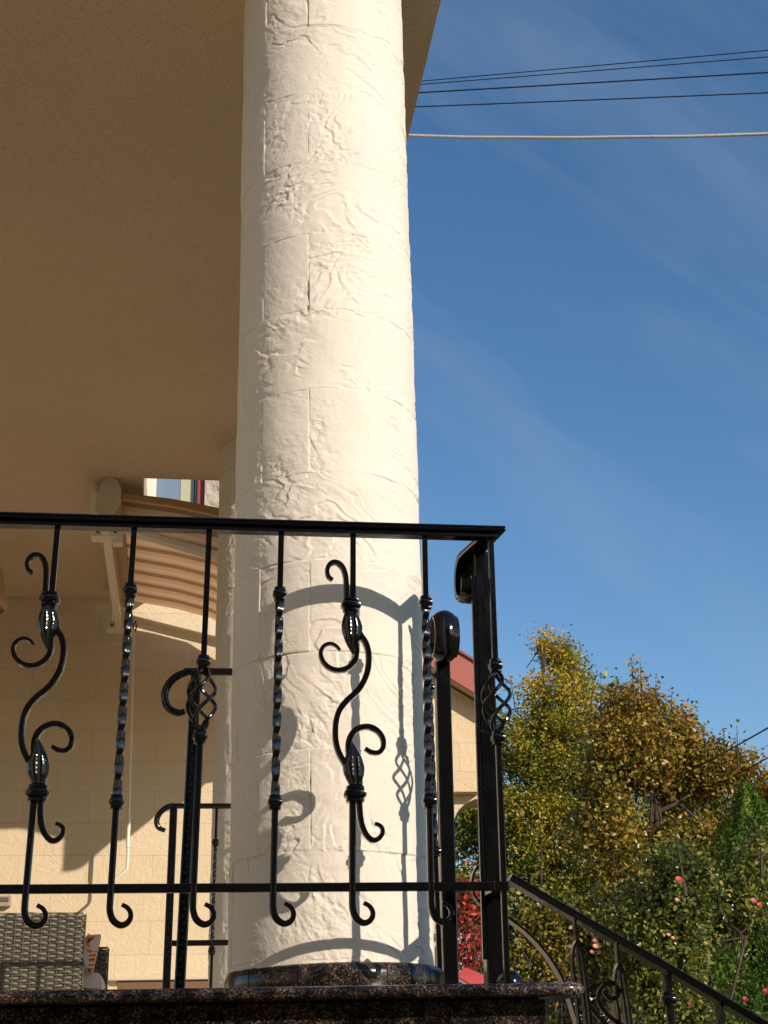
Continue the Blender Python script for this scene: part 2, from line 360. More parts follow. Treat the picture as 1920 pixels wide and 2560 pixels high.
MB().tube([(a0[0]-.17, 8.3, zt-.02), (a0[0]-.17, 8.3, SZ-.003)], .012).build('stem', IRON, lamp)

# ---------------------------------------------------------------- columns
def shaft(cx, cy, R, z0, z1, parent, dense, seed, name='shaft'):
    a0 = atan2(-cy, -cx)
    if dense: ph = np.concatenate([np.linspace(-1.95, 1.95, 520), np.linspace(2.02, 2*pi-2.02, 50)]); zs = np.linspace(z0, z1, 1560)
    else: ph = np.concatenate([np.linspace(-1.95, 1.95, 190), np.linspace(2.02, 2*pi-2.02, 40)]); zs = np.linspace(z0, z1, 620)
    P, Z = np.meshgrid(ph, zs); S = P*R
    wrap = np.minimum(1, np.minimum(abs(P-(-1.95)), abs(P-(2*pi-2.02)))*4+.0)
    wx = fbm(S*5, Z*5, 0, 3, seed); wy = fbm(S*5, Z*5, 0, 3, seed+5)
    # courses of split-faced tiles
    zz = (Z-.484)/.2278+.0; wob = .012*vnoise(S*9, Z*0+np.floor(zz), 0, seed+3)
    zc = zz+wob; row = np.floor(zc).astype(int); fz = np.minimum(zc-row, 1-(zc-row))*.2278
    J = [np.radians([-43.5, -10.5, 55., 110., 170., 250.]), np.radians([-66., 46., 88., 150., 215., 262.]), np.radians([-72., 52., 100., 160., 222., 268.])]
    fs = np.full(Z.shape, 9.); idx = np.zeros(Z.shape)
    for q in range(3):
        msk = (row % 2 == 0) if q == 0 else ((row % 4 == 1) if q == 1 else (row % 4 == 3))
        for j in J[q]:
            d = abs(P-j)*R
            fs = np.where(msk, np.minimum(fs, d), fs); idx = np.where(msk & (P > j), idx+1, idx)
    tile = _hash(row, idx.astype(int), idx.astype(int)*0, seed+9)
    seamw = .0016+.0012*vnoise(S*30, Z*30, 0, seed+21)
    vis = np.clip(.35+1.7*vnoise(S*7+row*3, Z*2+idx, 0, seed+31), 0, 1)
    cut = np.maximum(np.exp(-(fz/seamw)**2)*vis, np.exp(-(fs/(.8*seamw))**2)*np.clip(vis+.3, 0, 1)*.9)
    off = row*7.3+idx*3.1
    # cleft relief: broad undulation, terraced flakes with sharp risers, fine pitting; it changes from tile to tile
    h = .0028*fbm(S*6+off, Z*7, 0, 4, seed+40)
    def flake(u, v, k, amp, sd, sharp):
        t = fbm(u, v, 0, 4, sd, .45)*k; q = np.floor(t); f = t-q
        return amp*(q+np.clip((f-sharp)/(1-sharp), 0, 1)-t)
    ang = tile*2.2-1.1
    u = (S*np.cos(ang)+Z*np.sin(ang))+wx*.05; v = (-S*np.sin(ang)+Z*np.cos(ang))+wy*.05
    m1 = np.clip(fbm(S*8+off, Z*8, 0, 3, seed+50)*2.6+.4, 0, 1); m2 = np.clip(fbm(S*10, Z*10+off, 0, 3, seed+60)*2.6+.1, 0, 1)
    h += flake(u*6+off, v*14, 2.6, .0044, seed+70, .80)*m1
    h += flake(u*15+off, v*24+5, 2.0, .0012, seed+80, .6)*m2
    h += .0016*fbm(S*75, Z*95, 0, 3, seed+90, .7)*(.35+m2)*(.4+m1)
    h += (tile-.5)*.003
    h -= cut*.0026
    h = .8*h*wrap
    rr = R+h
    X = cx+rr*np.cos(a0+P); Y = cy+rr*np.sin(a0+P)
    V = np.stack([X, Y, Z], -1).reshape(-1, 3); nr, nc = Z.shape
    i = np.arange(nr-1)[:, None]*nc; j = np.arange(nc)[None, :]; jn = (j+1) % nc
    F = np.stack([i+j, i+jn, i+nc+jn, i+nc+j], -1).reshape(-1, 4)
    lp = wloc(parent); V = V-np.array(lp)
    return grid_obj(name, V, F, CREAM, parent, {'seam': ('POINT', np.clip((cut-.4)*.55, 0, .32).ravel())})
def granite_ring(cx, cy, r, z0, z1, n, parent, rot=.0):
    o = empty('base_ring', (0, 0, 0)); o.parent = parent
    pr = [(r, z0), (r+.004, z0+.004), (r+.004, z1-.022), (r+.001, z1-.010), (r-.006, z1-.003), (r-.016, z1)]
    V = []; F = []; m = len(pr); gap = .0062
    for s in range(n):
        a1, a2 = rot+2*pi*s/n+gap, rot+2*pi*(s+1)/n-gap; k = 6; base = len(V)
        for q in range(k+1):
            a = a1+(a2-a1)*q/k
            for rr, z in pr: V.append((cx+rr*cos(a), cy+rr*sin(a), z))
            V.append((cx+(r-.05)*cos(a), cy+(r-.05)*sin(a), z1)); V.append((cx+(r-.05)*cos(a), cy+(r-.05)*sin(a), z0))
        M2 = m+2
        for q in range(k):
            for t in range(M2): u_ = (t+1) % M2; F.append((base+q*M2+t, base+(q+1)*M2+t, base+(q+1)*M2+u_, base+q*M2+u_))
        F.append(tuple(base+t for t in range(M2))); F.append(tuple(base+k*M2+t for t in range(M2-1, -1, -1)))
    bpy.data.objects.remove(o)
    ob = MB().add(V, F).build('base_ring', GRAN, parent, angle=50)
    MB().lathe([(r-.002, z0), (r-.002, z1-.012), (r-.03, z1-.002)], (cx, cy, 0), 96).build('grout', plain('pale_grout', (.55, .42, .32), .8), ob)
    return ob
c1 = empty('stone_column', (COLX, COLY, LZ), 'big cream split-stone column in the foreground, in full sun right behind the balustrade', 'column', 'cream stone porch columns')
shaft(COLX, COLY, CR, LZ, SZ+.004, c1, True, 3)
granite_ring(COLX+.008, COLY, .2475, LZ-.0, .2495, 24, c1, .1)
c2 = empty('stone_column', (.357, 6.9, LZ-.07), 'far cream stone column, mostly hidden behind the big one, one thin strip of it sunlit', 'column', 'cream stone porch columns')
shaft(.357, 6.9, CR, LZ-.07, SZ+.004, c2, False, 57)

# ---------------------------------------------------------------- terrace edge: granite coping on a granite-clad wall
tw = empty('terrace_wall', (-1, 2.95, GZ), 'speckled brown granite terrace wall with a rounded polished coping at the bottom of the picture', 'terrace wall')
v0 = 2.875; zt = .1835; R2 = .0125
pr = [(v0+R2-R2*sin(t)*1.0, zt-R2+R2*cos(t)) for t in np.linspace(0, pi, 10)]
xr = .79
pts = []   # sweep coping front + right end around
V = []; path = [(-4, 0), (xr-.02, 0)]
mb = MB()
ns = 12; prof = [(.0, zt)]+[(-R2*sin(t), zt-R2+R2*cos(t)) for t in np.linspace(0, pi, ns)]+[(.0, zt-2*R2)]
line = [(-4.0, v0+R2)]+[(xr-.03+.03*sin(t), v0+R2+.03-.03*cos(t)) for t in np.linspace(0, pi/2, 8)]+[(xr, 3.13)]
nrm = [(0, -1)]+[(sin(t), -cos(t)) for t in np.linspace(0, pi/2, 8)]+[(1, 0)]
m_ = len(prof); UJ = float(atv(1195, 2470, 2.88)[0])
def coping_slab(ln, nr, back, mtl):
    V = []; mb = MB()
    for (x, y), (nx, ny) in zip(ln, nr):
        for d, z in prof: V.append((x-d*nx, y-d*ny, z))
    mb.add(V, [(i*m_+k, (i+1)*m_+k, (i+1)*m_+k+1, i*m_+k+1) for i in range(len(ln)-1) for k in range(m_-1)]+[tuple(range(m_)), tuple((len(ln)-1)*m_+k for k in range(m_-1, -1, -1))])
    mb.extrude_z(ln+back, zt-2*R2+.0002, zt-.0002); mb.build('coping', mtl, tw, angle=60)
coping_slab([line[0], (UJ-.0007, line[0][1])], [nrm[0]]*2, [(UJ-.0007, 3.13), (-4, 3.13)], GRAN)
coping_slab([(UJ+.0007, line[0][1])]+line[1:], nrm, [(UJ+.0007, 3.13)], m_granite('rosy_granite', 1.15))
mb = MB(); e = .012
mb.extrude_z([(-4, 2.945)]+[(.738-e+e*sin(t), 2.945+e-e*cos(t)) for t in np.linspace(0, pi/2, 6)]+[(.738, 3.115), (-4, 3.115)], GZ, zt-2*R2-.003)
mb.build('wall_cladding', m_granite('granite_cladding', .5, .12), tw, angle=60)
MB().box(-4, .72, 2.97, 3.11, zt-2*R2-.003, zt-2*R2).build('mortar_bed', plain('dark_joint', (.03, .025, .02), .9), tw, smooth=False)

# steps down from the terrace opening
st = empty('granite_stair', (1.2, 3.35, GZ), 'granite steps going down to the right from the terrace opening, below the handrail', 'stair')
for k in range(7):
    z = .115-.17*(k+1)
    MB().box(.745+.28*k, .745+.28*(k+1)+.02, 3.12, 3.6, GZ, z, 0).build('step', GRAN, st, smooth=False)


# ---------------------------------------------------------------- wrought iron
VR = 2.975; LEAN = .0168
def pix(x0, y0, s, pts, v=VR): return [atv(x0+s*px, y0+s*py, v) for px, py in pts]
SQ = .0125
def deloc(P, u_ref, zr=.40, lean=LEAN):
    """plane points -> baluster coordinates: x across, z height, lean removed"""
    R = []
    for p in P:
        x = p[0]-(u_ref+lean*(p[2]-zr)); R.append((x, 0, p[2]))
    return R
UB = [-.3204, -.1535, .0120, .1735, .3365, .5010, .6555]       # baluster axes at z=.40
UR5 = UB[4]
def K(pts): return deloc(pix(780, 1380, .1447, pts), UR5)
def Lc(pts): return deloc(pix(780, 1700, .19436, pts), UR5)
def Dc(pts): return deloc(pix(560, 1950, .33755, pts), UR5)
ZT, ZMR = 1.165, .382
def hook(m, top):
    P = Dc([(925, 905), (928, 955), (945, 1008), (975, 1042), (1012, 1058), (1050, 1045), (1075, 1010), (1075, 968), (1050, 930), (1010, 908)])
    P = [(0, 0, p[2]) if i == 0 else p for i, p in enumerate(P)]
    x1 = P[1][0]
    P = smoothpath([(0, 0, top), (0, 0, (top+P[0][2])/2), (0, 0, P[0][2]+.02)]+P[0:], 7)
    n = len(P); m.sweep(P, prof_sq(SQ, SQ*1.15, .22), scale=lambda t: 1.08 if t < .45 else 1.08-.42*((t-.45)/.55))
def collar(name, x, z, w, h, parent, lbl=None):
    # cast collar: square with rounded belly between two thin fillets
    m = MB()
    pr = [(.74, -.5), (.80, -.46), (.80, -.34), (.72, -.30), (.96, -.16), (1.0, 0), (.96, .16), (.74, .30), (.80, .34), (.80, .44), (.72, .5)]
    V = []; n = 16
    for r, hh in pr:
        for k in range(n):
            a = 2*pi*k/n+pi/4; c, s_ = cos(a), sin(a); q = (abs(c)**5+abs(s_)**5)**(-1/5.); rr = r*w/2*q*.93
            V.append((x+rr*c, rr*s_*min(1, .016/(w/2)+.25), z+hh*h))
    m.add(V, [(i*n+k, i*n+(k+1) % n, (i+1)*n+(k+1) % n, (i+1)*n+k) for i in range(len(pr)-1) for k in range(n)]+[tuple(range(n-1, -1, -1)), tuple((len(pr)-1)*n+k for k in range(n))])
    return m.build('collar', IRON, parent, absolute=False, loc=wloc(parent))
def relbuild(m, name, parent): return m.build(name, IRON, parent, absolute=False, loc=wloc(parent))
def make_twisted(parent, u, top=ZT, zu=1.0169, zl=.5562, hk=True, name='baluster'):
    m = MB(); m.box(-SQ/2, SQ/2, -SQ/2, SQ/2, zu, top, .0012); m.twist(0, 0, zl, zu, SQ*1.15, .208)
    if hk: hook(m, zl)
    else: m.box(-SQ/2, SQ/2, -SQ/2, SQ/2, LZ-.03, zl, .0012)
    o = m.build(name, IRON, parent, loc=(u, VR, 0), absolute=False); o.rotation_euler = (0, LEAN, 0)
    for z in (zu, zl): collar('collar', 0, z, .034, .030, o)
    return o
def make_basket(parent, u, top=ZT, zu=.857, zl=.695, straight=False):
    m = MB(); m.box(-SQ/2, SQ/2, -SQ/2, SQ/2, zu-.014, top, .0012); lb = MB()
    if straight: lb.box(-SQ/2, SQ/2, -SQ/2, SQ/2, LZ+.002, zl+.014, .0012)
    else: hook(lb, zl+.012)
    o = m.build('baluster', IRON, parent, loc=(u, VR, 0), absolute=False); o.rotation_euler = (0, LEAN, 0)
    relbuild(lb, 'lower_bar', o); b = MB()
    for k in range(4):
        P = []
        for i in range(41):
            t = i/40; r = .0045+.0275*sin(pi*t)**.85; a = 2*pi*(k/4+.72*t); P.append((r*cos(a), r*sin(a), zl+.012+(zu-zl-.024)*t))
        b.tube(P, .0043, 8)
    relbuild(b, 'basket', o)
    for z in (zu, zl): collar('collar', 0, z, .034, .030, o)
    return o
def bud(pts_l, pts_r, name, parent, z0, z1, flip):
    """leaf-wrapped bud: outline left/right interpolated over height, split by a centre crease"""
    L_ = sorted([(p[2], p[0]) for p in pts_l]); R_ = sorted([(p[2], p[0]) for p in pts_r]); m = MB(); V = []; n = 28; rows = 30
    zs = np.linspace(z0, z1, rows); l = np.interp(zs, [a for a, b in L_], [b for a, b in L_]); r = np.interp(zs, [a for a, b in R_], [b for a, b in R_])
    ker = np.array([1, 2, 1])/4; l2 = np.convolve(np.pad(l, 1, 'edge'), ker, 'valid'); r2 = np.convolve(np.pad(r, 1, 'edge'), ker, 'valid')
    for i, z in enumerate(zs):
        c = (l2[i]+r2[i])/2; hw = max(.0015, (r2[i]-l2[i])/2); dp = min(hw, .0185)*1.1
        for k in range(n):
            a = 2*pi*k/n; rr = 1.0
            # crease at the front (-y) and back where the two leaves meet, fine veins
            f = abs(((a-3*pi/2+pi) % (2*pi))-pi); rr -= .22*math.exp(-(f/.22)**2); f2 = abs(((a-pi/2+pi) % (2*pi))-pi); rr -= .22*math.exp(-(f2/.22)**2)
            rr += .014*sin(i*2.3+flip*5*abs(sin(a*1.0)))
            V.append((c+hw*rr*cos(a), dp*rr*sin(a), z))
    m.add(V, [(i*n+k, i*n+(k+1) % n, (i+1)*n+(k+1) % n, (i+1)*n+k) for i in range(rows-1) for k in range(n)]+[tuple(range(n-1, -1, -1)), tuple((rows-1)*n+k for k in range(n))])
    return relbuild(m, 'leaf_bud', parent)
def make_scroll(parent, u):
    zc1 = K([(620, 925)])[0][2]; zc2 = Lc([(515, 1470)])[0][2]
    m = MB(); m.box(-SQ/2, SQ/2, -SQ/2, SQ/2, zc1-.01, ZT, .0012); lb = MB(); hook(lb, zc2+.01)
    # neck under the upper collar and over the lower one
    x1 = K([(600, 1080)])[0]; m.box(x1[0]-.0125, x1[0]+.0125, -.008, .008, zc1-.035, zc1, .002)
    x2 = Lc([(520, 1350)])[0]; lb.box(x2[0]-.0145, x2[0]+.0145, -.009, .009, zc2, zc2+.04, .003)
    o = m.build('baluster', IRON, parent, loc=(u, VR, 0), absolute=False); o.rotation_euler = (0, LEAN, 0); relbuild(lb, 'lower_bar', o)
    def sc(P, w0, w1, n='scroll', k=7):
        m = MB(); Q = smoothpath(P, k); N_ = len(Q); m.sweep(Q, prof_sq(w0, .0195, .22), scale=lambda t: 1+(w1/w0-1)*t**1.5); return relbuild(m, n, o)
    # long S bar
    P = K([(700, 1300), (790, 1450), (865, 1560), (912, 1700), (925, 1880), (905, 2050), (858, 2190)])+Lc([(572, 105), (500, 185), (400, 275), (320, 380), (275, 500), (258, 640), (262, 780), (292, 910), (345, 1020), (420, 1140)])
    sc(P, .0128, .0118, 's_bar')
    sc(K([(548, 960), (545, 760), (540, 600), (524, 420), (480, 285), (410, 205), (320, 185), (245, 235), (208, 330), (230, 430), (300, 490)]), .0125, .0085)
    sc(K([(690, 1560), (712, 1700), (700, 1830), (640, 1940), (545, 2015), (410, 2050), (270, 2020), (155, 1930), (98, 1800), (112, 1690), (180, 1615), (270, 1590), (360, 1625), (430, 1700)]), .0120, .0062)
    sc(Lc([(440, 1000), (425, 880), (440, 760), (500, 665), (600, 608), (710, 605), (810, 660), (872, 760), (868, 870), (810, 930), (720, 925), (640, 880)]), .0130, .0090)
    sc(Lc([(560, 1480), (566, 1620), (578, 1760), (605, 1890), (655, 1990), (730, 2055), (800, 2045), (855, 1985), (865, 1915), (830, 1865), (765, 1840)]), .0130, .0070)
    bud(K([(510, 1050), (470, 1170), (455, 1290), (470, 1400), (510, 1520), (570, 1650), (640, 1760)]), K([(710, 1050), (780, 1170), (825, 1300), (800, 1440), (765, 1530), (715, 1650), (668, 1760)]), 'bud', o, K([(640, 1760)])[0][2], K([(600, 1040)])[0][2], 1)
    bud(Lc([(432, 760), (415, 860), (395, 960), (352, 1090), (365, 1200), (400, 1280), (438, 1350)]), Lc([(450, 760), (500, 820), (550, 900), (605, 1010), (636, 1120), (630, 1220), (603, 1300), (600, 1350)]), 'bud', o, Lc([(438, 1350)])[0][2], Lc([(440, 760)])[0][2], -1)
    collar('collar', K([(620, 925)])[0][0], zc1, .048, .030, o); collar('collar', Lc([(515, 1470)])[0][0], zc2, .052, .034, o)
    return o

HRP = [(.0085, -.0255), (.0085, .0255), (.0050, .0265), (.0045, .0225), (-.0005, .0235), (-.0045, .021), (-.0085, .012), (-.0085, -.012), (-.0045, -.021), (-.0005, -.0235), (.0045, -.0225), (.0050, -.0265)]
# handrail section: (height, width); flat underside fillets, moulded crown.  index 0 axis = "down" side after sweep
RXC = .684
rail = empty('iron_balustrade', (.15, VR, LZ), 'glossy black wrought iron balustrade across the front of the terrace, with seven ornate bars', 'balustrade')
HZ = 1.181
ctop = .681
m = MB()
# horizontal part along x, mitred at the corner, then back, curling down and under
def hr_section(c, t, wdir, up):     # ring of points
    return [np.array(c)+np.array(wdir)*b+np.array(up)*a for a, b in CROWN]
CROWN = [(-.0085, -.024), (-.0085, .024), (-.003, .0255), (-.003, .0225), (.001, .0225), (.001, .0255), (.0045, .0245), (.009, .012), (.0105, 0), (.009, -.012), (.0045, -.0245), (.001, -.0255), (.001, -.0225), (-.003, -.0225), (-.003, -.0255)]
def ribbon_rail(mb, stations):      # stations: (centre, width_dir, up)
    n = len(CROWN); V = []; F = []
    for c, wd, up in stations: V += hr_section(c, None, wd, up)
    for i in range(len(stations)-1):
        for k in range(n): l = (k+1) % n; F.append((i*n+k, i*n+l, (i+1)*n+l, (i+1)*n+k))
    F += [tuple(range(n-1, -1, -1)), tuple((len(stations)-1)*n+k for k in range(n))]
    mb.add(V, F)
stn = [((-4, VR, HZ), (0, 1, 0), (0, 0, 1)), ((ctop, VR, HZ), (-1, 1, 0), (0, 0, 1))]
yb, zb_, rb = 3.140, HZ-.056, .056
stn += [((.659, yb-.03, HZ), (-1, 0, 0), (0, 0, 1))]
for t in np.linspace(0, 4.35, 22):
    rr = rb*(1-.08*t/4.35); stn.append(((.655-.001*t, yb+rr*sin(t), zb_+rr*cos(t)), (-1, 0, 0), (0, sin(t), cos(t))))
ribbon_rail(m, stn)
m.build('handrail', IRON, rail, angle=40)
MB().box(-4, .690, VR-.015, VR+.015, HZ-.0200, HZ-.0087, .0015).build('rail_bar', IRON, rail)
MB().box(-4, .665, VR-.006, VR+.006, ZMR-.009, ZMR+.009, .0015).box(.640, .6725, VR-.009, VR+.10, ZMR-.0095, ZMR+.0095, .0015).build('bottom_rail', IRON, rail)
PB = [atv(1204, 2300, VR+.035)[0]]
# corner post
mpost = MB().box(-.0205, .0205, -.0205, .0205, LZ-.001, HZ-.008, .003).box(-.029, -.0207, -.024, -.012, LZ+.06, HZ-.07, .001).build('corner_post', IRON, rail, loc=(.6575, VR+.130, 0), absolute=False)
mpost.rotation_euler = (0, .018, 0)
MB().lathe([(.0005, .029), (.008, .028), (.016, .0245), (.023, .017), (.027, .008), (.0285, 0), (.026, -.01), (.018, -.018)], tuple(atv(1274, 2461, 3.04)), 24).build('foot_ball', IRON, rail)
make_scroll(rail, UB[0]); make_twisted(rail, UB[1], zu=1.018, zl=.556); make_basket(rail, UB[2]); make_twisted(rail, UB[3]); make_scroll(rail, UB[4])
make_twisted(rail, UB[5], zu=1.003, zl=.560); make_basket(rail, UB[6], straight=True, zu=.859, zl=.697)
for u in (-.486, -.652, -.818): make_twisted(rail, u)      # continue just outside the frame

# gate-side railing behind the column with rolled handrail end
r2 = empty('iron_end_rail', (.70, 3.66, LZ), 'short black iron rail behind the corner post, ending in a thick rolled handrail curl', 'railing')
m = MB(); yb, rb = 3.655, .057; zc = HZ+.010-rb; stn = [((.684, 4.2, HZ+.004), (-1, 0, 0), (0, 0, 1)), ((.684, yb+.03, HZ+.004), (-1, 0, 0), (0, 0, 1))]
m2 = MB()
for t in np.linspace(0, 4.6, 26):
    rr = rb*(1-.12*t/4.6); stn.append(((.684, yb-rr*sin(t), zc+rr*cos(t)), (-1, 0, 0), (0, -sin(t), cos(t))))
CR0 = CROWN; CROWN = [(-.010, -.030), (-.010, .030), (-.003, .034), (.002, .034), (.004, .029), (.011, .022), (.017, .011), (.019, 0), (.017, -.011), (.011, -.022), (.004, -.029), (.002, -.034), (-.003, -.034)]
ribbon_rail(m, stn); CROWN = CR0
m.build('handrail', IRON, r2, angle=40)
p = MB().box(-.0195, .0195, -.0195, .0195, LZ-.07, HZ-.10, .003).build('post', IRON, r2, loc=(.669, 3.70, 0), absolute=False); p.rotation_euler = (0, .014, 0)
for i, y in enumerate((3.64,)):
    o = MB().box(-.006, .006, -.006, .006, 1.02 if i == 0 else .98, HZ-.02 if i else 1.10, .001).twist(0, 0, .545 if i == 0 else .53, 1.02 if i == 0 else .98, .0132, .205).box(-.006, .006, -.006, .006, .255, .545 if i == 0 else .53, .001).build('baluster', IRON, r2, loc=(.636, y, 0), absolute=False)
    for z in ((.988, .556) if i == 0 else (.98, .53)): collar('collar', 0, z, .030, .026, o)
MB().box(.666, .678, 3.73, 4.2, .36, .376, .001).build('bottom_rail', IRON, r2)

def inner_rail(v, xh, zh, loop, post_top, post_bot, pw, lbl, bal=None, bot=None, xr=.70, rr=.011):
    """rail running right behind the column whose round handrail curls over at its left end"""
    o = empty('inner_railing', (post_bot[0], v, LZ-.07), lbl, 'railing')
    P = smoothpath([(xr, v, zh), ((xr+xh)/2, v, zh), (xh, v, zh)]+[(p[0], v, p[2]) for p in loop], 8)
    MB().tube(P, rr, 12, scale=lambda t: 1 if t < .8 else 1-.25*(t-.8)/.2).build('handrail', IRON, o)
    m = MB(); hw = pw/2
    m.sweep([(post_top[0], v, zh-.004), (post_bot[0], v, post_bot[2]), (post_bot[0]+(post_bot[0]-post_top[0])*.4, v, LZ-.07)], prof_sq(pw, pw, .12)); m.build('post', IRON, o)
    # chased groove down the post: a row of small hammered nubs
    g = MB(); n = int((zh-.06-LZ)/(.011 if pw < .03 else .019))
    for i in range(n):
        t = i/(n-1); z = zh-.05-(zh-.05-LZ)*t; x = post_top[0]+(post_bot[0]-post_top[0])*((zh-z)/(zh-post_bot[2])); s_ = 1 if i % 2 else -1
        g.lathe([(.0005, -.004), (.003, -.002), (.0038, 0), (.003, .002), (.0005, .004)], (x+s_*.0022, v-hw, z), 6, sy=.6)
    g.build('chasing', IRON, o)
    if bal:
        b = MB(); xt, xb, z1, z2 = bal
        b.box(-.006, .006, -.006, .006, z1, zh, .001).twist(0, 0, z2, z1, .0125, .15).box(-.006, .006, -.006, .006, LZ-.07, z2, .001)
        bo = b.build('baluster', IRON, o, loc=(xt, v, 0), absolute=False); bo.rotation_euler = (0, .012, 0)
        for z in (z1, z2): collar('collar', 0, z, .038, .032, bo)
    if bot is not None: MB().box(post_bot[0]+hw, xr, v-.006, v+.006, bot-.012, bot+.012, .001).build('bottom_rail', IRON, o)
    return o
vA = 4.20; A_ = lambda x, y: atv(x, y, vA)
inner_rail(vA, A_(500, 1678)[0], A_(560, 1680)[2], [A_(460, 1683), A_(428, 1702), A_(412, 1735), A_(420, 1768), A_(445, 1782), A_(462, 1778)], A_(490, 1700), A_(450, 2455), .031, 'black iron railing with a full rolled hoop at its end, left of the column', rr=.0118)
vB = 6.45; B_ = lambda x, y: atv(x, y, vB)
inner_rail(vB, B_(450, 2013)[0], B_(540, 2015)[2], [B_(425, 2015), B_(402, 2030), B_(392, 2050), B_(396, 2068), B_(413, 2077)], B_(434, 2030), B_(416, 2460), .034, 'farther black railing with slim beaded post and open curl before the sunlit wall', bal=(B_(532, 2100)[0], 0, B_(530, 2107)[2], B_(525, 2378)[2]), bot=B_(540, 2357)[2], rr=.0125)

# stair rail going down to the right
sv = 3.06; S_ = lambda x, y, v=sv: atv(x, y, v)
sr = empty('stair_handrail', tuple(S_(1450, 2500)), 'black iron handrail with arched bars sloping down to the right beside the steps', 'handrail')
m = MB(); sl = [S_(1150, 2085), S_(1225, 2140), S_(1272, 2181), S_(1400, 2256), S_(1660, 2404), S_(1930, 2562), S_(2200, 2720)]
P = smoothpath([(p[0], sv, p[2]-.012) for p in sl[2:]], 6); stn = []
for i, p in enumerate(P):
    t = P[min(i+1, len(P)-1)]-P[max(i-1, 0)]; t /= np.linalg.norm(t); stn.append((p, (0, 1, 0), (-t[2], 0, t[0])))
CR0 = CROWN; CROWN = [(-.0085, -.021), (-.0085, .021), (-.004, .0235), (.004, .0255), (.0058, .0255), (.0070, .024), (.0085, .012), (.009, 0), (.0085, -.012), (.0070, -.024), (.0058, -.0255), (.0036, -.0255), (-.004, -.0235)]
ribbon_rail(m, stn); CROWN = CR0; m.build('handrail', IRON, sr, angle=40)
Sz = lambda u: float(np.interp(u, [p[0] for p in sl], [p[2] for p in sl]))-.02
def flat_bar(mb, P, w, d, k=6): mb.sweep(smoothpath(P, k), prof_sq(w, d, .1))
zlow = -.7
for (xt, yt, xs, ys, hw) in ((1433, 2272, 1440, 2352, 13), (1538, 2335, 1545, 2410, 13)):
    a = S_(xt, yt); s_ = S_(xs, ys); hwm = hw/FPX*3.15; m = MB(); dx = .018
    flat_bar(m, [(a[0], sv, Sz(a[0])), (s_[0], sv, s_[2]), (s_[0]+dx*.6, sv, s_[2]-.25), (s_[0]+dx, sv, zlow)], .0045, .022)
    for sg in (-1, 1):
        flat_bar(m, [(s_[0], sv, s_[2]), (s_[0]+sg*hwm*.75, sv, s_[2]-.018), (s_[0]+sg*hwm*1.02, sv, s_[2]-.055), (s_[0]+sg*hwm*1.05+.006, sv, s_[2]-.2), (s_[0]+sg*hwm*1.05+dx, sv, zlow)], .0045, .022)
    m.build('arched_bar', IRON, sr)
for xs, yc in ((1672, 2498), (1806, 2600)):
    a = S_(xs, yc); m = MB(); m.box(-.008, .008, -.008, .008, zlow, Sz(a[0]+.01), .0012)
    o = m.build('baluster', IRON, sr, loc=(a[0], sv, 0), absolute=False); collar('collar', 0, a[2], .036, .03, o)
m = MB(); Q = [S_(*q) for q in ((1603, 2600), (1570, 2572), (1535, 2550), (1505, 2520), (1496, 2490), (1508, 2465), (1530, 2458), (1546, 2475), (1540, 2494), (1522, 2494), (1508, 2476))]
m.sweep(smoothpath(Q, 6), prof_sq(.0085, .0085, .3))
Q = [S_(*q) for q in ((1560, 2600), (1520, 2565), (1484, 2528), (1470, 2495), (1476, 2470), (1495, 2463))]
m.sweep(smoothpath(Q, 6), prof_sq(.007, .007, .3)); m.build('scroll', IRON, sr)
sr2 = empty('stair_handrail', tuple(atv(1340, 2420, 3.62)), 'bowed flat black bar arching from the corner post to the coping end', 'handrail')
m = MB(); Q = [atv(x, y, 3.62) for x, y in ((1172, 2205), (1180, 2180), (1215, 2200), (1272, 2302), (1315, 2333), (1355, 2375), (1388, 2422), (1412, 2470), (1432, 2530), (1450, 2600))]
m.sweep(smoothpath([atv(x, y, 3.62) for x, y in ((1215, 2262), (1272, 2300), (1315, 2333), (1355, 2375), (1388, 2422), (1412, 2470), (1432, 2530), (1450, 2600), (1462, 2720))], 6), prof_sq(.006, .042, .1)); m.build('curved_bar', IRON, sr2)
m = MB(); m.sweep(smoothpath([atv(x, y, 3.62) for x, y in ((1225, 2190), (1195, 2170), (1180, 2195), (1183, 2235), (1205, 2262), (1235, 2250))], 6), prof_sq(.006, .03, .1)); m.build('scroll', IRON, sr2)
gt = empty('garden_scroll_rail', tuple(atv(1405, 2520, 3.9)), 'thin iron bar with a small open scroll below the coping end', 'railing')
m = MB(); m.tube([atv(1405, 2500, 3.9), atv(1408, 2700, 3.9)], .0022, 6); m.build('bar', IRON, gt)
m = MB(); m.tube(smoothpath([atv(x, y, 3.9) for x, y in ((1392, 2502), (1408, 2506), (1416, 2525), (1408, 2542), (1394, 2540), (1393, 2520), (1402, 2514))], 5), .0024, 6); m.build('scroll', IRON, gt)


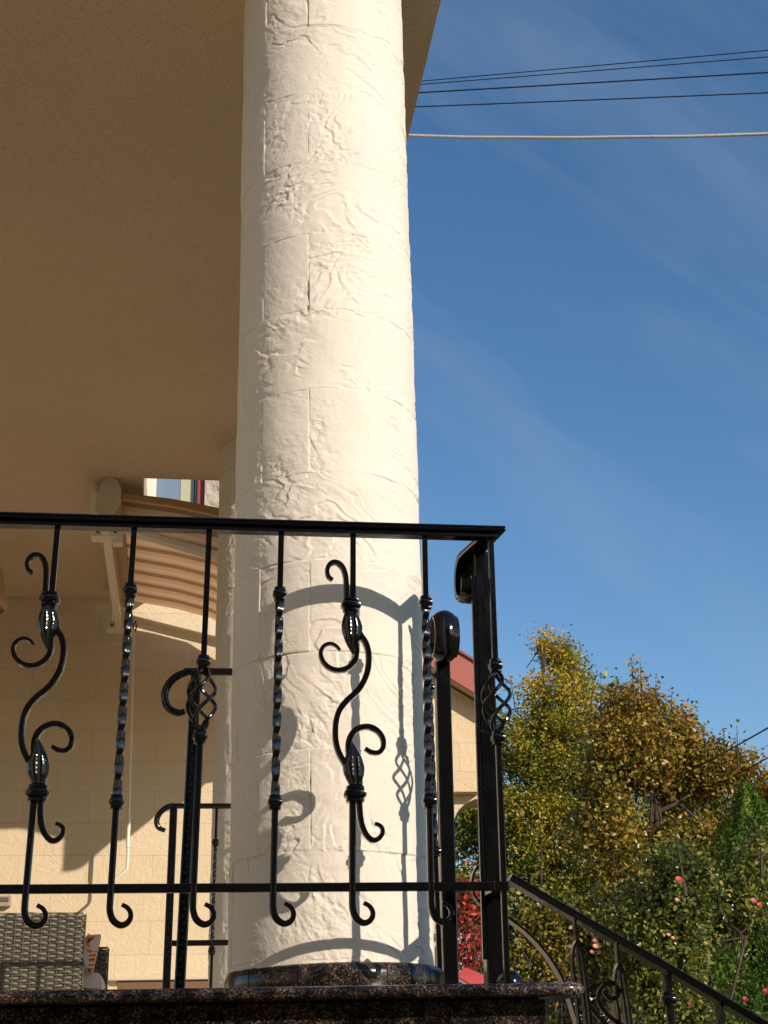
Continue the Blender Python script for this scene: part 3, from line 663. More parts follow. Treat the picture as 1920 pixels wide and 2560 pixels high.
# ---------------------------------------------------------------- awning over the side stairs
aw = empty('awning', (-.48, 8.3, 2.87), 'folding arm awning with brown and tan striped fabric under the porch ceiling', 'awning')
u0, u1, va, vb = -.41, .84, 7.35, 9.2
def awz(s, t): return float(np.interp(s, [0, .3, .54, .7, .9, 1.25], [3.075, 3.045, 3.0, 2.91, 2.79, 2.71]))-.07*s*t
def m_fabric():
    m, nt, b = mat('striped_fabric'); g = nt.nodes.new('ShaderNodeNewGeometry'); sp = nt.nodes.new('ShaderNodeSeparateXYZ'); nt.links.new(g.outputs['Position'], sp.inputs[0])
    a = nd(nt, 'ShaderNodeMath', operation='MULTIPLY'); a.inputs[1].default_value = 1/.222; nt.links.new(sp.outputs['Y'], a.inputs[0])
    f = nd(nt, 'ShaderNodeMath', operation='FRACT'); nt.links.new(a.outputs[0], f.inputs[0])
    tan_, br, md, lt = (.56, .36, .19), (.22, .115, .055), (.36, .21, .105), (.64, .44, .26)
    c = ramp(nt, f.outputs[0], [(0, tan_), (.16, lt), (.40, tan_), (.54, md), (.58, br), (.62, md), (.67, br), (.72, md), (.77, br), (.81, md), (.86, tan_)], 'CONSTANT')
    nt.links.new(c, b.inputs['Base Color']); b.inputs['Roughness'].default_value = .9; b.inputs['Specular IOR Level'].default_value = .1
    t = nt.nodes.new('ShaderNodeBsdfTranslucent'); nt.links.new(c, t.inputs[0]); mx = nt.nodes.new('ShaderNodeMixShader'); mx.inputs[0].default_value = .42
    nt.links.new(b.outputs[0], mx.inputs[1]); nt.links.new(t.outputs[0], mx.inputs[2]); nt.links.new(mx.outputs[0], nt.nodes['Material Output'].inputs[0]); return m
FAB = m_fabric(); nu, nv = 40, 60; V = []
for i in range(nu+1):
    for j in range(nv+1):
        s_ = (u1-u0)*i/nu; t = j/nv; V.append((u0+s_, va+(vb-va)*t, awz(s_, t)-.012*sin(pi*t)*sin(pi*i/nu)))
F = [(i*(nv+1)+j, (i+1)*(nv+1)+j, (i+1)*(nv+1)+j+1, i*(nv+1)+j+1) for i in range(nu) for j in range(nv)]
MB().add(V, F).build('fabric', FAB, aw)
V = []; nj = 150
for j in range(nj+1):
    t = j/nj; zt_ = awz(u1-u0, t); sc_ = .27+.05*abs(sin(pi*t*5)); 
    for k, fz_ in enumerate((0, .5, 1)): V.append((u1+.012+.012*sin(t*34)*fz_, va+(vb-va)*t, zt_-sc_*fz_+.02))
MB().add(V, [(j*3+k, (j+1)*3+k, (j+1)*3+k+1, j*3+k+1) for j in range(nj) for k in range(2)]).build('valance', FAB, aw)
fb = MB(); fb.sweep([(u1, va-.03, awz(u1-u0, 0)), (u1, vb+.03, awz(u1-u0, 1))], prof_sq(.05, .035, .3), bn=(0, 0, 1)); fb.build('front_bar', WHITE, aw)
rl = MB(); rl.tube([(u0-.03, va-.01, 3.055), (u0-.03, vb+.02, 3.055)], .030, 20); rl.build('roller', plain('tan_roller', (.40, .27, .15), .8), aw)
hem = MB()
for q in range(3): hem.tube([(u0+(u1-u0)*i/14, va-.008+.01*q, awz((u1-u0)*i/14, 0)+.0-.014*q*(.4+i/14)) for i in range(15)], .009, 8)
hem.build('hem', FAB, aw)
tb = MB(); tb.sweep([(-.486, va-.02, 2.865), (-.486, vb+.05, 2.885)], prof_sq(.045, .045, .1), bn=(0, 0, 1)); tb.build('torsion_bar', WHITE, aw)
BOLT = plain('rust_bolt', (.16, .07, .04), .7)
for y, dz in ((7.42, 0), (9.18, .02)):
    bk = MB().box(-.565, -.425, y-.045, y+.045, 2.83+dz, 2.895+dz, .006).box(-.555, -.53, y-.04, y+.04, 2.895+dz, SZ-.002, .003).box(-.45, -.395, y-.03, y+.03, 2.80+dz, 2.90+dz, .005)
    b_ = bk.build('bracket', WHITE, aw, smooth=False)
    for bx in (-.435, -.53): MB().lathe([(.008, -.002), (.010, 0), (.008, .002)], (bx, y-.0465, 2.862+dz), 12, ax='y').build('bolt', BOLT, b_)
# bean shaped end cap against the ceiling
cp = [(302, 1225), (300, 1250), (290, 1270), (272, 1284), (255, 1288), (244, 1280), (241, 1262), (246, 1240), (250, 1215), (258, 1202), (272, 1195), (290, 1200), (299, 1212)]
cpw = [atv(x, y, 7.30) for x, y in cp]
MB().extrude_y([(p[0], p[2]) for p in smoothpath(cpw+[cpw[0]], 5)[:-1]], 7.29, 7.345).build('end_cap', plain('worn_cream_plastic', (.52, .45, .33), .6, nscale=16, nstr=.1, var=.25), aw, angle=30)
MB().box(-.575, -.50, 7.30, 7.40, 2.93, 3.075, .006).build('mounting_plate', WHITE, aw, smooth=False)
def arm(P, w_, h_):
    m = MB(); m.sweep(P, prof_sq(h_, w_, .35), bn=(0, 1, 0)); o = m.build('arm', WHITE, aw)
    MB().lathe([(.02, -h_*.55), (.026, -h_*.5), (.026, h_*.5), (.02, h_*.55)], tuple(P[0]), 16).build('pivot', WHITE, o); return o
g1 = atv(300, 1318, 7.42); g2 = atv(545, 1392, 7.42); d_ = (g2-g1)/(g2[0]-g1[0])
arm([g1, g1+d_*.55, np.array((.22, 7.44, 2.705)), np.array((.82, 7.46, 2.72))], .045, .058); 
g3 = atv(330, 1552, 9.18); g4 = atv(545, 1606, 9.18); d_ = (g4-g3)/(g4[0]-g3[0]); arm([g3-d_*.06, g3+d_*1.02], .05, .072)
ck = empty('awning_crank', tuple(atv(330, 1900, 9.1)), 'thin white crank rod hanging from the awning in front of the back wall', 'crank rod')
tp = [atv(x, y, 9.1) for x, y in ((335, 1572), (321, 2078))]; MB().tube(tp, .0085, 8).build('rod', WHITE, ck)
MB().tube([tp[1]+np.array((0, 0, .10)), tp[1]+np.array((0, 0, -.10))], .0125, 10).build('grip', WHITE, ck)
MB().tube(smoothpath([atv(x, y, 9.1) for x, y in ((320, 2120), (318, 2165), (312, 2178), (283, 2204), (279, 2214), (279, 2274))], 4), .0095, 8, scale=lambda t: 1 if t < .8 else 1.35).build('handle', WHITE, ck)
hk_ = [atv(x, y, 9.1) for x, y in ((338, 1552), (341, 1566), (337, 1580), (333, 1568), (335, 1556))]; MB().tube(smoothpath(hk_, 4), .005, 6).build('hook', IRON, ck)

# ---------------------------------------------------------------- wicker armchair, cushions, table
def m_wicker():
    m, nt, b = mat('grey_green_wicker'); g = nt.nodes.new('ShaderNodeNewGeometry'); n = nd(nt, 'ShaderNodeTexNoise', Scale=34., Detail=4.); nt.links.new(g.outputs['Position'], n.inputs['Vector'])
    nt.links.new(ramp(nt, n.outputs[0], [(.3, (.055, .050, .033)), (.7, (.11, .10, .068))]), b.inputs['Base Color']); b.inputs['Roughness'].default_value = .5; return m
WK = m_wicker()
def woven(x0, x1, y, z0, z1, name, parent, dep=.05, rc=.03, back=True):
    """panel woven from flat strands over round stakes"""
    m = MB(); ny = int((z1-z0)/.0128); nx = max(3, int(round((x1-x0)/.042)))
    for r in range(ny):
        z = z0+(r+.5)*(z1-z0)/ny; ins = 0
        dtop = z1-z
        if dtop < rc: ins = rc-sqrt(max(0, rc*rc-(rc-dtop)**2))
        P = []
        for i in range(nx*6+1):
            t = i/6; x = x0+ins+(x1-x0-2*ins)*i/(nx*6); e = min(1, min(i, nx*6-i)/3.)
            P.append((x, y-.0055*cos(pi*t)*(1 if r % 2 else -1)+(1-e)*.012, z+.0015*sin(t*2.1+r*1.3)))
        P = [(P[0][0]+.002, y+dep, z)]+P+[(P[-1][0]-.002, y+dep, z)]
        m.sweep(P, [(.0085, -.002), (.0095, 0), (.0085, .002), (0, .0032), (-.0085, .002), (-.0095, 0), (-.0085, -.002), (0, -.0032)], bn=(0, 1, 0), cap=True) if False else None
        V = []; 
        for k, p in enumerate(P):
            for a, b_ in ((.0058, 0), (0, -.0028), (-.0058, 0), (0, .0028)): V.append((p[0], p[1]+b_, p[2]+a))
        m.add(V, [(k*4+q, k*4+(q+1) % 4, k*4+4+(q+1) % 4, k*4+4+q) for k in range(len(P)-1) for q in range(4)])
    for i in range(nx+1):
        x = x0+(x1-x0)*i/nx; m.tube([(x, y, z0), (x, y, z1-.01)], .0045, 6)
    o = m.build(name, WK, parent, angle=60)
    MB().box(x0+.012, x1-.012, y+.012, y+dep, z0, z1-.02, .008).build('frame', plain('dark_frame', (.05, .045, .03), .6), o, smooth=False); return o
ctr = atv(215, 2283, 7.5); czt = ctr[2]+.006; cx1 = ctr[0]; FLZ = LZ-.07
ch = empty('wicker_armchair', (cx1-.42, 7.8, FLZ), 'grey-green woven wicker armchair seen from behind at the lower left', 'armchair')
woven(cx1-.86, cx1, 7.5, FLZ+.12, czt, 'backrest', ch)
a_tr = atv(272, 2366, 8.0)
woven(a_tr[0]-.11, a_tr[0], 8.0, FLZ+.1, a_tr[2], 'armrest', ch, dep=.10, rc=.02)
MB().box(cx1-.86, a_tr[0]-.01, 7.62, 8.15, FLZ+.1, FLZ+.34, .01).build('seat', WK, ch, smooth=False)
MB().box(cx1-.93, cx1-.84, 7.56, 8.12, FLZ+.1, a_tr[2], .012).build('armrest', WK, ch, smooth=False)
for x, y in ((cx1-.83, 7.55), (cx1-.03, 7.55), (cx1-.83, 8.1), (cx1-.03, 8.1)): MB().box(x-.02, x+.02, y-.02, y+.02, FLZ+.001, FLZ+.12, .003).build('leg', WK, ch, smooth=False)
wc = [atv(x, y, 7.72) for x, y in ((205, 2395), (212, 2415), (226, 2432), (250, 2436), (253, 2470), (205, 2470))]
sc_ = MB().extrude_y([(p[0], p[2]) for p in smoothpath(wc, 3)], 7.68, 8.05).build('seat_cushion', plain('white_cushion', (.66, .62, .57), .9, nscale=60, nstr=.2), None, loc=tuple(wc[0]), label='white seat cushion bulging out between backrest and armrest of the wicker chair', cat='cushion')
def m_pillow():
    m, nt, b = mat('orange_patterned_cloth'); g = nt.nodes.new('ShaderNodeTexCoord'); wv = nd(nt, 'ShaderNodeTexWave', Scale=16., Distortion=5., Detail=1.); wv.wave_type = 'RINGS'
    v = nd(nt, 'ShaderNodeTexVoronoi', Scale=13.); v.distance = 'CHEBYCHEV'
    nt.links.new(g.outputs['Object'], wv.inputs['Vector']); nt.links.new(g.outputs['Object'], v.inputs['Vector'])
    c1 = ramp(nt, wv.outputs[0], [(.0, (.12, .04, .02)), (.10, (.66, .24, .06)), (.66, (.70, .36, .14)), (.86, (.70, .58, .46))], 'CONSTANT')
    sp = nt.nodes.new('ShaderNodeSeparateColor'); nt.links.new(v.outputs['Color'], sp.inputs[0])
    mx = nd(nt, 'ShaderNodeMix'); mx.data_type = 'RGBA'; mx.inputs['B'].default_value = (.62, .54, .5, 1); f = nd(nt, 'ShaderNodeMath', operation='GREATER_THAN'); f.inputs[1].default_value = .86; nt.links.new(sp.outputs[0], f.inputs[0])
    nt.links.new(f.outputs[0], mx.inputs['Factor']); nt.links.new(c1, mx.inputs['A']); nt.links.new(mx.outputs['Result'], b.inputs['Base Color']); b.inputs['Roughness'].default_value = .9; return m
pa = [atv(x, y, 7.66) for x, y in ((190, 2362), (212, 2352), (222, 2336), (228, 2340), (252, 2338), (249, 2356), (240, 2395), (231, 2434), (214, 2412), (196, 2420))]
MB().extrude_y([(p[0], p[2]) for p in pa], 7.60, 7.70).build('scatter_cushion', m_pillow(), None, loc=tuple(pa[1]), angle=20, label='orange and white patterned scatter cushion poking out beside the wicker backrest', cat='cushion')
ta = atv(262, 2452, 8.6); tbp = atv(560, 2443, 8.6)
tbl = empty('low_table', (-.1, 8.7, FLZ), 'low table with a pale top, at the foot of the sunlit wall beyond the railings', 'table')
MB().box(ta[0], tbp[0]+.45, 8.6, 9.1, ta[2]-.0, ta[2]+.018, .004).build('tabletop', plain('pale_top', (.62, .52, .40), .5), tbl, smooth=False)
MB().box(ta[0]+.07, tbp[0]+.40, 8.62, 9.05, ta[2]-.05, ta[2]-.002, .002).build('apron', plain('brown_wood', (.16, .085, .045), .6), tbl, smooth=False)
for x in (ta[0]+.08, tbp[0]+.38):
    for y in (8.66, 9.02): MB().box(x-.02, x+.02, y-.02, y+.02, FLZ+.001, ta[2]-.05).build('leg', plain('table_leg', (.16, .085, .045), .6), tbl, smooth=False)

# ---------------------------------------------------------------- stone wing with red metal roof seen between the posts
HV = 9.7
wg = empty('stone_wing', (1.8, HV, GZ), 'cream stone gable with red metal roof edge, seen between the two iron posts', 'building')
q = lambda x, y, v=HV: atv(x, y, v)
rl_, rr_ = q(1040, 1664), q(1184, 1752)      # lower edge of the roof fascia = top of wall (slopes down right)
sl_ = (rr_[2]-rl_[2])/(rr_[0]-rl_[0]); xa, xb = 1.25, rr_[0]+.02; zb_ = q(1150, 1979)[2]
ztop = lambda x: rl_[2]+sl_*(x-rl_[0])
MB().extrude_y([(xa, zb_), (xb, zb_), (xb, ztop(xb)), (xa, ztop(xa))], HV, HV+.6).build('wall', m_walltile('cream_stone', (.70, .55, .34), (.67, .52, .32)), wg, smooth=False)
px1 = q(1140, 2040)[0]
ar = [(xa, zb_-.003)]+[(xa+.0, GZ), (px1, GZ), (px1, zb_-.22)]+[(px1+.26*(1-cos(t)), zb_-.22+.205*sin(t)) for t in np.linspace(.2, pi/2, 8)]+[(px1+.27, zb_-.003)]
MB().extrude_y(ar, HV+.12, HV+.52).build('pillar', WALL, wg, smooth=False)
th = (q(1130, 1643)[2]-ztop(q(1130, 1643)[0]))
MB().extrude_y([(xa, ztop(xa)+.001), (xb+.10, ztop(xb+.10)+.001), (xb+.10, ztop(xb+.1)+th), (xa, ztop(xa)+th)], HV-.16, HV-.13).build('roof_fascia', roofm, wg, smooth=False)
MB().extrude_y([(xa, ztop(xa)+th+.001), (xb+.13, ztop(xb+.13)+th+.001), (xb+.13, ztop(xb+.13)+th+.02), (xa, ztop(xa)+th+.02)], HV-.18, HV+.75).build('roof', plain('dark_red_metal', (.22, .04, .03), .4), wg, smooth=False)
MB().extrude_y([(xa, ztop(xa)+.02), (xb+.09, ztop(xb+.09)+.02), (xb+.09, ztop(xb+.09)+.04), (xa, ztop(xa)+.04)], HV-.129, HV+.7).build('eaves_board', CEIL, wg, smooth=False)

# ---------------------------------------------------------------- cables
CBL = plain('black_cable', (.02, .02, .022), .5); GCB = plain('pale_cable', (.56, .52, .47), .5, nscale=30, nstr=.5, ndist=.01)
def cable(pl_, pr_, vl, vr, r, m, lbl, sag=.0, wob=0, grp='cables across the sky', seed=0, ext=0):
    a = atv(*pl_, vl); b = atv(*pr_, vr); P = []
    if ext: a = a-(b-a)*ext
    for i in range(61):
        t = i/60; p = a+(b-a)*t; P.append((p[0], p[1], p[2]-sag*4*t*(1-t)+wob*(sin(t*31+seed)*.5+sin(t*13+seed)*.5)))
    o = MB().tube(P, r, 10).build('overhead_cable', m, None, loc=tuple(a)); tag(o, lbl, 'cable', grp)
cable((900, 213.5), (2060, 113), 15, 12, .0062, CBL, 'topmost of the four dark cables crossing the sky beside the column', .02, ext=2)
cable((900, 220), (2060, 131), 14.5, 12, .0062, CBL, 'second dark cable from the top, almost touching the topmost at the roof edge', .02, ext=2)
cable((900, 237), (2060, 173), 14, 12, .0090, CBL, 'third dark cable from the top, the thickest of the four', .02, ext=2)
cable((900, 268), (2060, 226), 14, 12, .0078, CBL, 'lowest of the four dark cables, above the pale one', .03, ext=2)
cable((720, 327), (2060, 329), 9.385, 8, .0125, GCB, 'thick pale grey cable sagging across the sky below the dark ones', .06, .0028)
cable((1600, 1990), (2060, 1738), 13.5, 8.5, .0062, CBL, 'upper black cable rising to the right in front of the autumn trees', .02, grp='cables by the trees')
cable((1740, 1985), (2060, 1812), 13, 8.5, .0055, CBL, 'middle black cable rising to the right edge in front of the trees', .02, grp='cables by the trees')
cable((1800, 1935), (2060, 1778), 14, 10, .0018, CBL, 'thinnest cable at the right edge, just above the middle black one', .0, grp='cables by the trees')
cable((1790, 2020), (2060, 1842), 13, 9.5, .0036, CBL, 'lowest short cable at the right edge, running behind the conifer tip', .0, grp='cables by the trees')

# ---------------------------------------------------------------- planting
def leaves(C, size, tint, asp=.62, droop=.0, up=0.3, seed=0):
    """folded leaf quads at centres C: base, left, tip, right"""
    g = np.random.default_rng(seed); n = len(C)
    d = g.normal(size=(n, 3)); d[:, 2] = d[:, 2]*.7-droop; d /= np.linalg.norm(d, axis=1)[:, None]
    nn = g.normal(size=(n, 3)); nn[:, 2] += up; nn -= d*(nn*d).sum(1)[:, None]; nn /= np.linalg.norm(nn, axis=1)[:, None]
    s = np.cross(nn, d); L_ = (size*g.uniform(.65, 1.3, n))[:, None]; W_ = L_*asp
    b = C-d*L_/2; t = C+d*L_/2; l = C-s*W_/2+nn*W_*.12-d*L_*.05; r = C+s*W_/2+nn*W_*.12-d*L_*.05
    l2 = C-s*W_*.36+nn*W_*.05+d*L_*.27; r2_ = C+s*W_*.36+nn*W_*.05+d*L_*.27
    V = np.stack([b, l, l2, t, r2_, r], 1).reshape(-1, 3); i = np.arange(n)[:, None]*6
    F = np.concatenate([i+np.array([[0, 1, 2, 3]]), i+np.array([[0, 3, 4, 5]])], 0)
    return V, F, np.concatenate([tint, tint])
def blob_points(blobs, v, n, thr, seed, shell=.55, depth=1.0):
    """cluster centres inside pixel blobs at depth v, thinned by noise so holes open up"""
    g = np.random.default_rng(seed); out = []; W = np.array([b[2]**2 for b in blobs], float); W /= W.sum()
    while len(out) < n:
        k = g.choice(len(blobs), p=W); bx, by, br = blobs[k][:3]; dv = blobs[k][3] if len(blobs[k]) > 3 else 0
        c = atv(bx, by, v+dv); R_ = br/FPX*(v+dv)*1.05; p = g.normal(size=3); p /= np.linalg.norm(p); p *= R_*g.uniform(shell, 1.02) if g.random() < .75 else R_*g.uniform(0, 1)
        p[1] *= depth; q_ = c+p
        if vnoise(np.array([q_[0]*2.3]), np.array([q_[2]*2.3]), q_[1]*1.3, seed)[0] < thr: continue
        out.append(q_)
    return np.array(out)
def make_tree(name, label, cat, v, blobs, ncl, per, crad, size, mtl, tintf, trunk_px, seed, thr=-.45, group=None, limbs=26, tr=.09, spikes=(), depth=1.0, droop=.2, asp=.68, twigs=260):
    g = np.random.default_rng(seed); base = atv(trunk_px[0], trunk_px[1], v); base = np.array([base[0], v, GZ])
    T = empty(name, tuple(base), label, cat, group)
    P = blob_points(blobs, v, ncl, thr, seed, depth=depth)
    reps = g.integers(int(per*.5), int(per*1.5)+1, len(P)); C = np.repeat(P, reps, 0)
    ct = np.repeat(g.normal(size=len(P))*.13, reps)
    C = C+g.normal(size=C.shape)*crad*.55
    for (sx, sy, ex, ey, k) in spikes:
        a = atv(sx, sy, v-.3); b = atv(ex, ey, v-.3); t = g.random(k)[:, None]; C = np.concatenate([C, a+(b-a)*t+g.normal(size=(k, 3))*crad*.28]); ct = np.concatenate([ct, g.normal(size=k)*.1])
    tint = np.clip(tintf(C)+ct+g.normal(size=len(C))*.14, 0, 1)
    V, F, tn = leaves(C-base, size, tint, seed=seed+1, droop=droop, asp=asp)
    grid_obj('crown', V, F, mtl, T, {'tint': ('FACE', tn)}, smooth=False)
    tk = MB(); top = P[np.argmax(P[:, 2])]; mid = np.array([atv(trunk_px[0], trunk_px[1], v)[0], v, (base[2]+top[2])/2])
    tpth = smoothpath([base, base*.5+mid*.5+np.array([.05, 0, 0]), mid, mid*.4+top*.6, top-np.array([0, 0, .15])], 8); tk.tube(tpth, tr, 9, scale=lambda t: 1.15-t*1.02)
    for k in range(limbs):
        a = tpth[int(len(tpth)*(.25+.6*k/limbs))]; e = P[g.integers(len(P))]
        if e[2] < a[2]-.1: e = P[g.integers(len(P))]
        m1 = a*.5+e*.5+np.array([0, 0, -.12*abs(e[0]-a[0])])+g.normal(size=3)*.05; tk.tube(smoothpath([a, m1, e], 5), tr*.32, 6, scale=lambda t: 1.1-t*.95)
    for k in range(twigs):
        e = P[g.integers(len(P))]; f = e+g.normal(size=3)*crad*.7-np.array([0, 0, crad*1.3]); tk.tube([f, (e+f)/2+g.normal(size=3)*.02, e], .0028*max(1, v/8), 4)
    for (sx, sy, ex, ey, k) in spikes: tk.tube([atv(sx, sy+40, v-.3), atv(ex, ey, v-.3)], .008, 5, scale=lambda t: 1.2-t)
    tk.build('trunk', BARK, T)
    return T
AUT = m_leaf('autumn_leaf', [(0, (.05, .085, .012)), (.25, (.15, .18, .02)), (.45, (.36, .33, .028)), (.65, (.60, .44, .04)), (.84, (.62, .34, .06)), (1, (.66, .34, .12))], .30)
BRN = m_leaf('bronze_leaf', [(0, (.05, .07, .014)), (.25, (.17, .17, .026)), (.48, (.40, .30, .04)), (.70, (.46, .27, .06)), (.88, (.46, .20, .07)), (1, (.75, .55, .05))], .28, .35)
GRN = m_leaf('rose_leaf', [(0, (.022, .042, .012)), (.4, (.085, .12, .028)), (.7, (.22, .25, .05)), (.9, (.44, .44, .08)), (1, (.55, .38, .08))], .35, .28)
THU = m_leaf('conifer_spray', [(0, (.014, .045, .010)), (.5, (.08, .17, .018)), (1, (.28, .38, .03))], .35, .6)
REDL = m_leaf('red_leaf', [(0, (.03, .05, .012)), (.28, (.09, .03, .012)), (.5, (.42, .05, .035)), (.8, (.62, .09, .06)), (1, (.66, .22, .12))], .3, .35)
G1 = 'autumn trees beyond the terrace'
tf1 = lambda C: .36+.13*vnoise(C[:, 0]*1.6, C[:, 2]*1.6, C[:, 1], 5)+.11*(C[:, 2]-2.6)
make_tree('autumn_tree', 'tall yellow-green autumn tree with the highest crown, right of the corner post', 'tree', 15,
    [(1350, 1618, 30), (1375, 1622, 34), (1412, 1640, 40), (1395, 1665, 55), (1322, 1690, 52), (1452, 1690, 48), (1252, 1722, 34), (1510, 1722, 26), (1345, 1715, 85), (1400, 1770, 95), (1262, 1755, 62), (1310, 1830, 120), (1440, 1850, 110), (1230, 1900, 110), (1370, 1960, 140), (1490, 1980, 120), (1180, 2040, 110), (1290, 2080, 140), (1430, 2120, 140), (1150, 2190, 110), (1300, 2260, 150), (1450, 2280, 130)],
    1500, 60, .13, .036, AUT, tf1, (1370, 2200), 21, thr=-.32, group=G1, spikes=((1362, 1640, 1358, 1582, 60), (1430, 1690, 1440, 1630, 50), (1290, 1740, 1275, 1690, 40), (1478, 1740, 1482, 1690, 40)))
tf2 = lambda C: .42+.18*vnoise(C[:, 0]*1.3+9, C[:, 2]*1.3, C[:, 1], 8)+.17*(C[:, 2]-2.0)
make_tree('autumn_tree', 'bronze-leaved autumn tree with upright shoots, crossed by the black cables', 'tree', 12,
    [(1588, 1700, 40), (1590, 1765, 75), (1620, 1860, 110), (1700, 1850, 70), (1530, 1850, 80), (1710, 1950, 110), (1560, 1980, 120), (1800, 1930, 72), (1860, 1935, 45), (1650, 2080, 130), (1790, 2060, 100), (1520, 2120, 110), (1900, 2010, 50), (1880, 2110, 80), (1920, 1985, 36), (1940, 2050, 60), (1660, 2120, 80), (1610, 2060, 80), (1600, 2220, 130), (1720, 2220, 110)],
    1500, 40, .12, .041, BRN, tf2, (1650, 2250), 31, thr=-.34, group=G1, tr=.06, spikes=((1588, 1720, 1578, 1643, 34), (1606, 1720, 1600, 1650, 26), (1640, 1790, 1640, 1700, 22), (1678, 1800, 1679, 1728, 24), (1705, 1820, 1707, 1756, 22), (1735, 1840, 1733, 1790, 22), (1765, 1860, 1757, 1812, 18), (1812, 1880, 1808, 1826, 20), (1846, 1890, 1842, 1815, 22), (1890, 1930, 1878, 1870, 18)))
tf3 = lambda C: .12+.28*vnoise(C[:, 0]*1.7+3, C[:, 2]*1.7, C[:, 1], 12)
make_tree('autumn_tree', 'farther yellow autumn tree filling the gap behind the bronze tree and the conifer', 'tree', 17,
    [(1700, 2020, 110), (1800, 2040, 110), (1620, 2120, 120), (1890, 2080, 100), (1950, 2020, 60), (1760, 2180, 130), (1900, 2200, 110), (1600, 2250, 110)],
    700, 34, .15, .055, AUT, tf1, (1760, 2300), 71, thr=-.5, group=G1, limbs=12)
make_tree('garden_shrub', 'dense dark green and ochre shrub below the trees, behind the sloping handrail', 'shrub', 9.5,
    [(1180, 2330, 100), (1300, 2330, 110), (1420, 2330, 110), (1540, 2300, 110), (1250, 2450, 110), (1400, 2470, 120), (1560, 2440, 110), (1660, 2330, 100), (1480, 2580, 100), (1330, 2570, 90)],
    620, 30, .09, .034, BRN, tf3, (1420, 2560), 41, thr=-.12, depth=.7, limbs=14, tr=.05)
tf4 = lambda C: .50+.34*vnoise(C[:, 0]*2.2+1, C[:, 2]*2.2, C[:, 1], 22)
rb_ = make_tree('rose_bush', 'tall glossy-leaved rose bush with scattered coral and red blooms, right of the handrail', 'rose bush', 6.6,
    [(1700, 2180, 80), (1690, 2290, 100), (1780, 2330, 110), (1870, 2260, 80), (1620, 2370, 90), (1560, 2330, 70), (1730, 2420, 120), (1850, 2430, 110), (1640, 2480, 90), (1900, 2150, 50), (1890, 2540, 90), (1780, 2560, 90), (1840, 2350, 90), (1900, 2360, 70)],
    1000, 24, .07, .026, GRN, tf4, (1740, 2560), 51, thr=-.25, depth=.9, limbs=14, tr=.016, droop=.35, asp=.62, spikes=((1715, 2200, 1690, 2080, 30), (1905, 2150, 1900, 2060, 26), (1500, 2330, 1440, 2270, 30)), twigs=160)
make_tree('garden_hedge', 'dark green hedge low in the garden behind the rose bush', 'hedge', 10.5,
    [(1500, 2420, 110), (1620, 2400, 110), (1740, 2390, 120), (1860, 2380, 120), (1960, 2380, 120), (1560, 2530, 110), (1700, 2530, 120), (1850, 2540, 120), (1960, 2540, 100), (1400, 2560, 100), (1900, 2280, 90)],
    520, 24, .12, .055, GRN, lambda C: .22+.2*vnoise(C[:, 0]*1.7+3, C[:, 2]*1.7, C[:, 1], 19), (1750, 2600), 45, thr=-.8, depth=.6, limbs=8, tr=.05)
ROSE = [plain('coral_petal', (.52, .08, .05), .6), plain('pink_petal', (.50, .13, .17), .6), plain('deep_red_petal', (.42, .012, .03), .6), plain('peach_petal', (.66, .30, .20), .6)]
def rose(px_, py_, v, r, m, seed):
    g = np.random.default_rng(seed); c = atv(px_, py_, v); mb = MB()
    for ringi, (n, rr, tilt) in enumerate(((6, 1.0, .5), (5, .72, .95), (4, .45, 1.25), (3, .22, 1.45))):
        for k in range(n):
            a = 2*pi*(k+.5*(ringi % 2))/n+g.uniform(-.2, .2); d = np.array([cos(a), sin(a)*.6-.55, sin(a)*.75+.2]); d /= np.linalg.norm(d); s = np.cross(d, (0, -.8, .6)); s /= np.linalg.norm(s); u_ = np.cross(s, d)
            V = []
            for i in range(5):
                for j in range(5):
                    t = i/4; q_ = (j/4-.5)*2; wd = sin(pi*min(1, .25+t*.62))
                    V.append(c+r*rr*(d*t*cos(tilt*t)+s*q_*wd*.55+u_*(-sin(tilt)*t*.8+.15*q_*q_)))
            mb.add(V, [(i*5+j, i*5+j+1, i*5+6+j, i*5+5+j) for i in range(4) for j in range(4)])
    mb.build('rose_bloom', m, rb_, loc=tuple(c))
for i, (x, y, r, k) in enumerate(((1697, 2199, .027, 0), (1693, 2250, .017, 3), (1884, 2252, .022, 1), (1899, 2262, .020, 0), (1672, 2337, .014, 3), (1683, 2345, .014, 3), (1487, 2352, .016, 1), (1489, 2366, .020, 3), (1480, 2380, .016, 1), (1863, 2498, .020, 2), (1853, 2538, .020, 2), (1724, 2510, .013, 2), (1915, 2478, .02, 2))):
    rose(x, y, 6.05, r*.68, ROSE[k], i)
# conifer
g = np.random.default_rng(77); tv = 8.6; ap = atv(1862, 1958, tv); T = empty('conifer', (ap[0]+.10, tv, GZ), 'narrow dark green conifer with a pointed tip at the right edge', 'conifer')
n = 34000; t = g.random(n)**.75; H_ = ap[2]-GZ; z = ap[2]-t*H_*.8; a = g.random(n)*2*pi; R_ = .012+.64*(1-np.exp(-t*2.9)); lob = 1+.16*np.sin(a*5+z*4)+.12*np.sin(a*9-z*11)
rr = R_*lob*g.uniform(.72, 1.02, n); CON = m_leaf('bright_conifer_spray', [(0, (.016, .05, .010)), (.4, (.075, .155, .018)), (1, (.27, .37, .035))], .35, .6)
C = np.stack([ap[0]+.10*t*2.0+rr*np.cos(a), tv+rr*np.sin(a), z], -1); tint = np.clip(.45+.3*vnoise(a*2, z*5, 0, 3)+g.normal(size=n)*.15, 0, 1)
V, F, tn = leaves(C-np.array([ap[0]+.10, tv, GZ]), .036, tint, asp=.34, droop=-.9, seed=5); grid_obj('crown', V, F, CON, T, {'tint': ('FACE', tn)}, smooth=False)
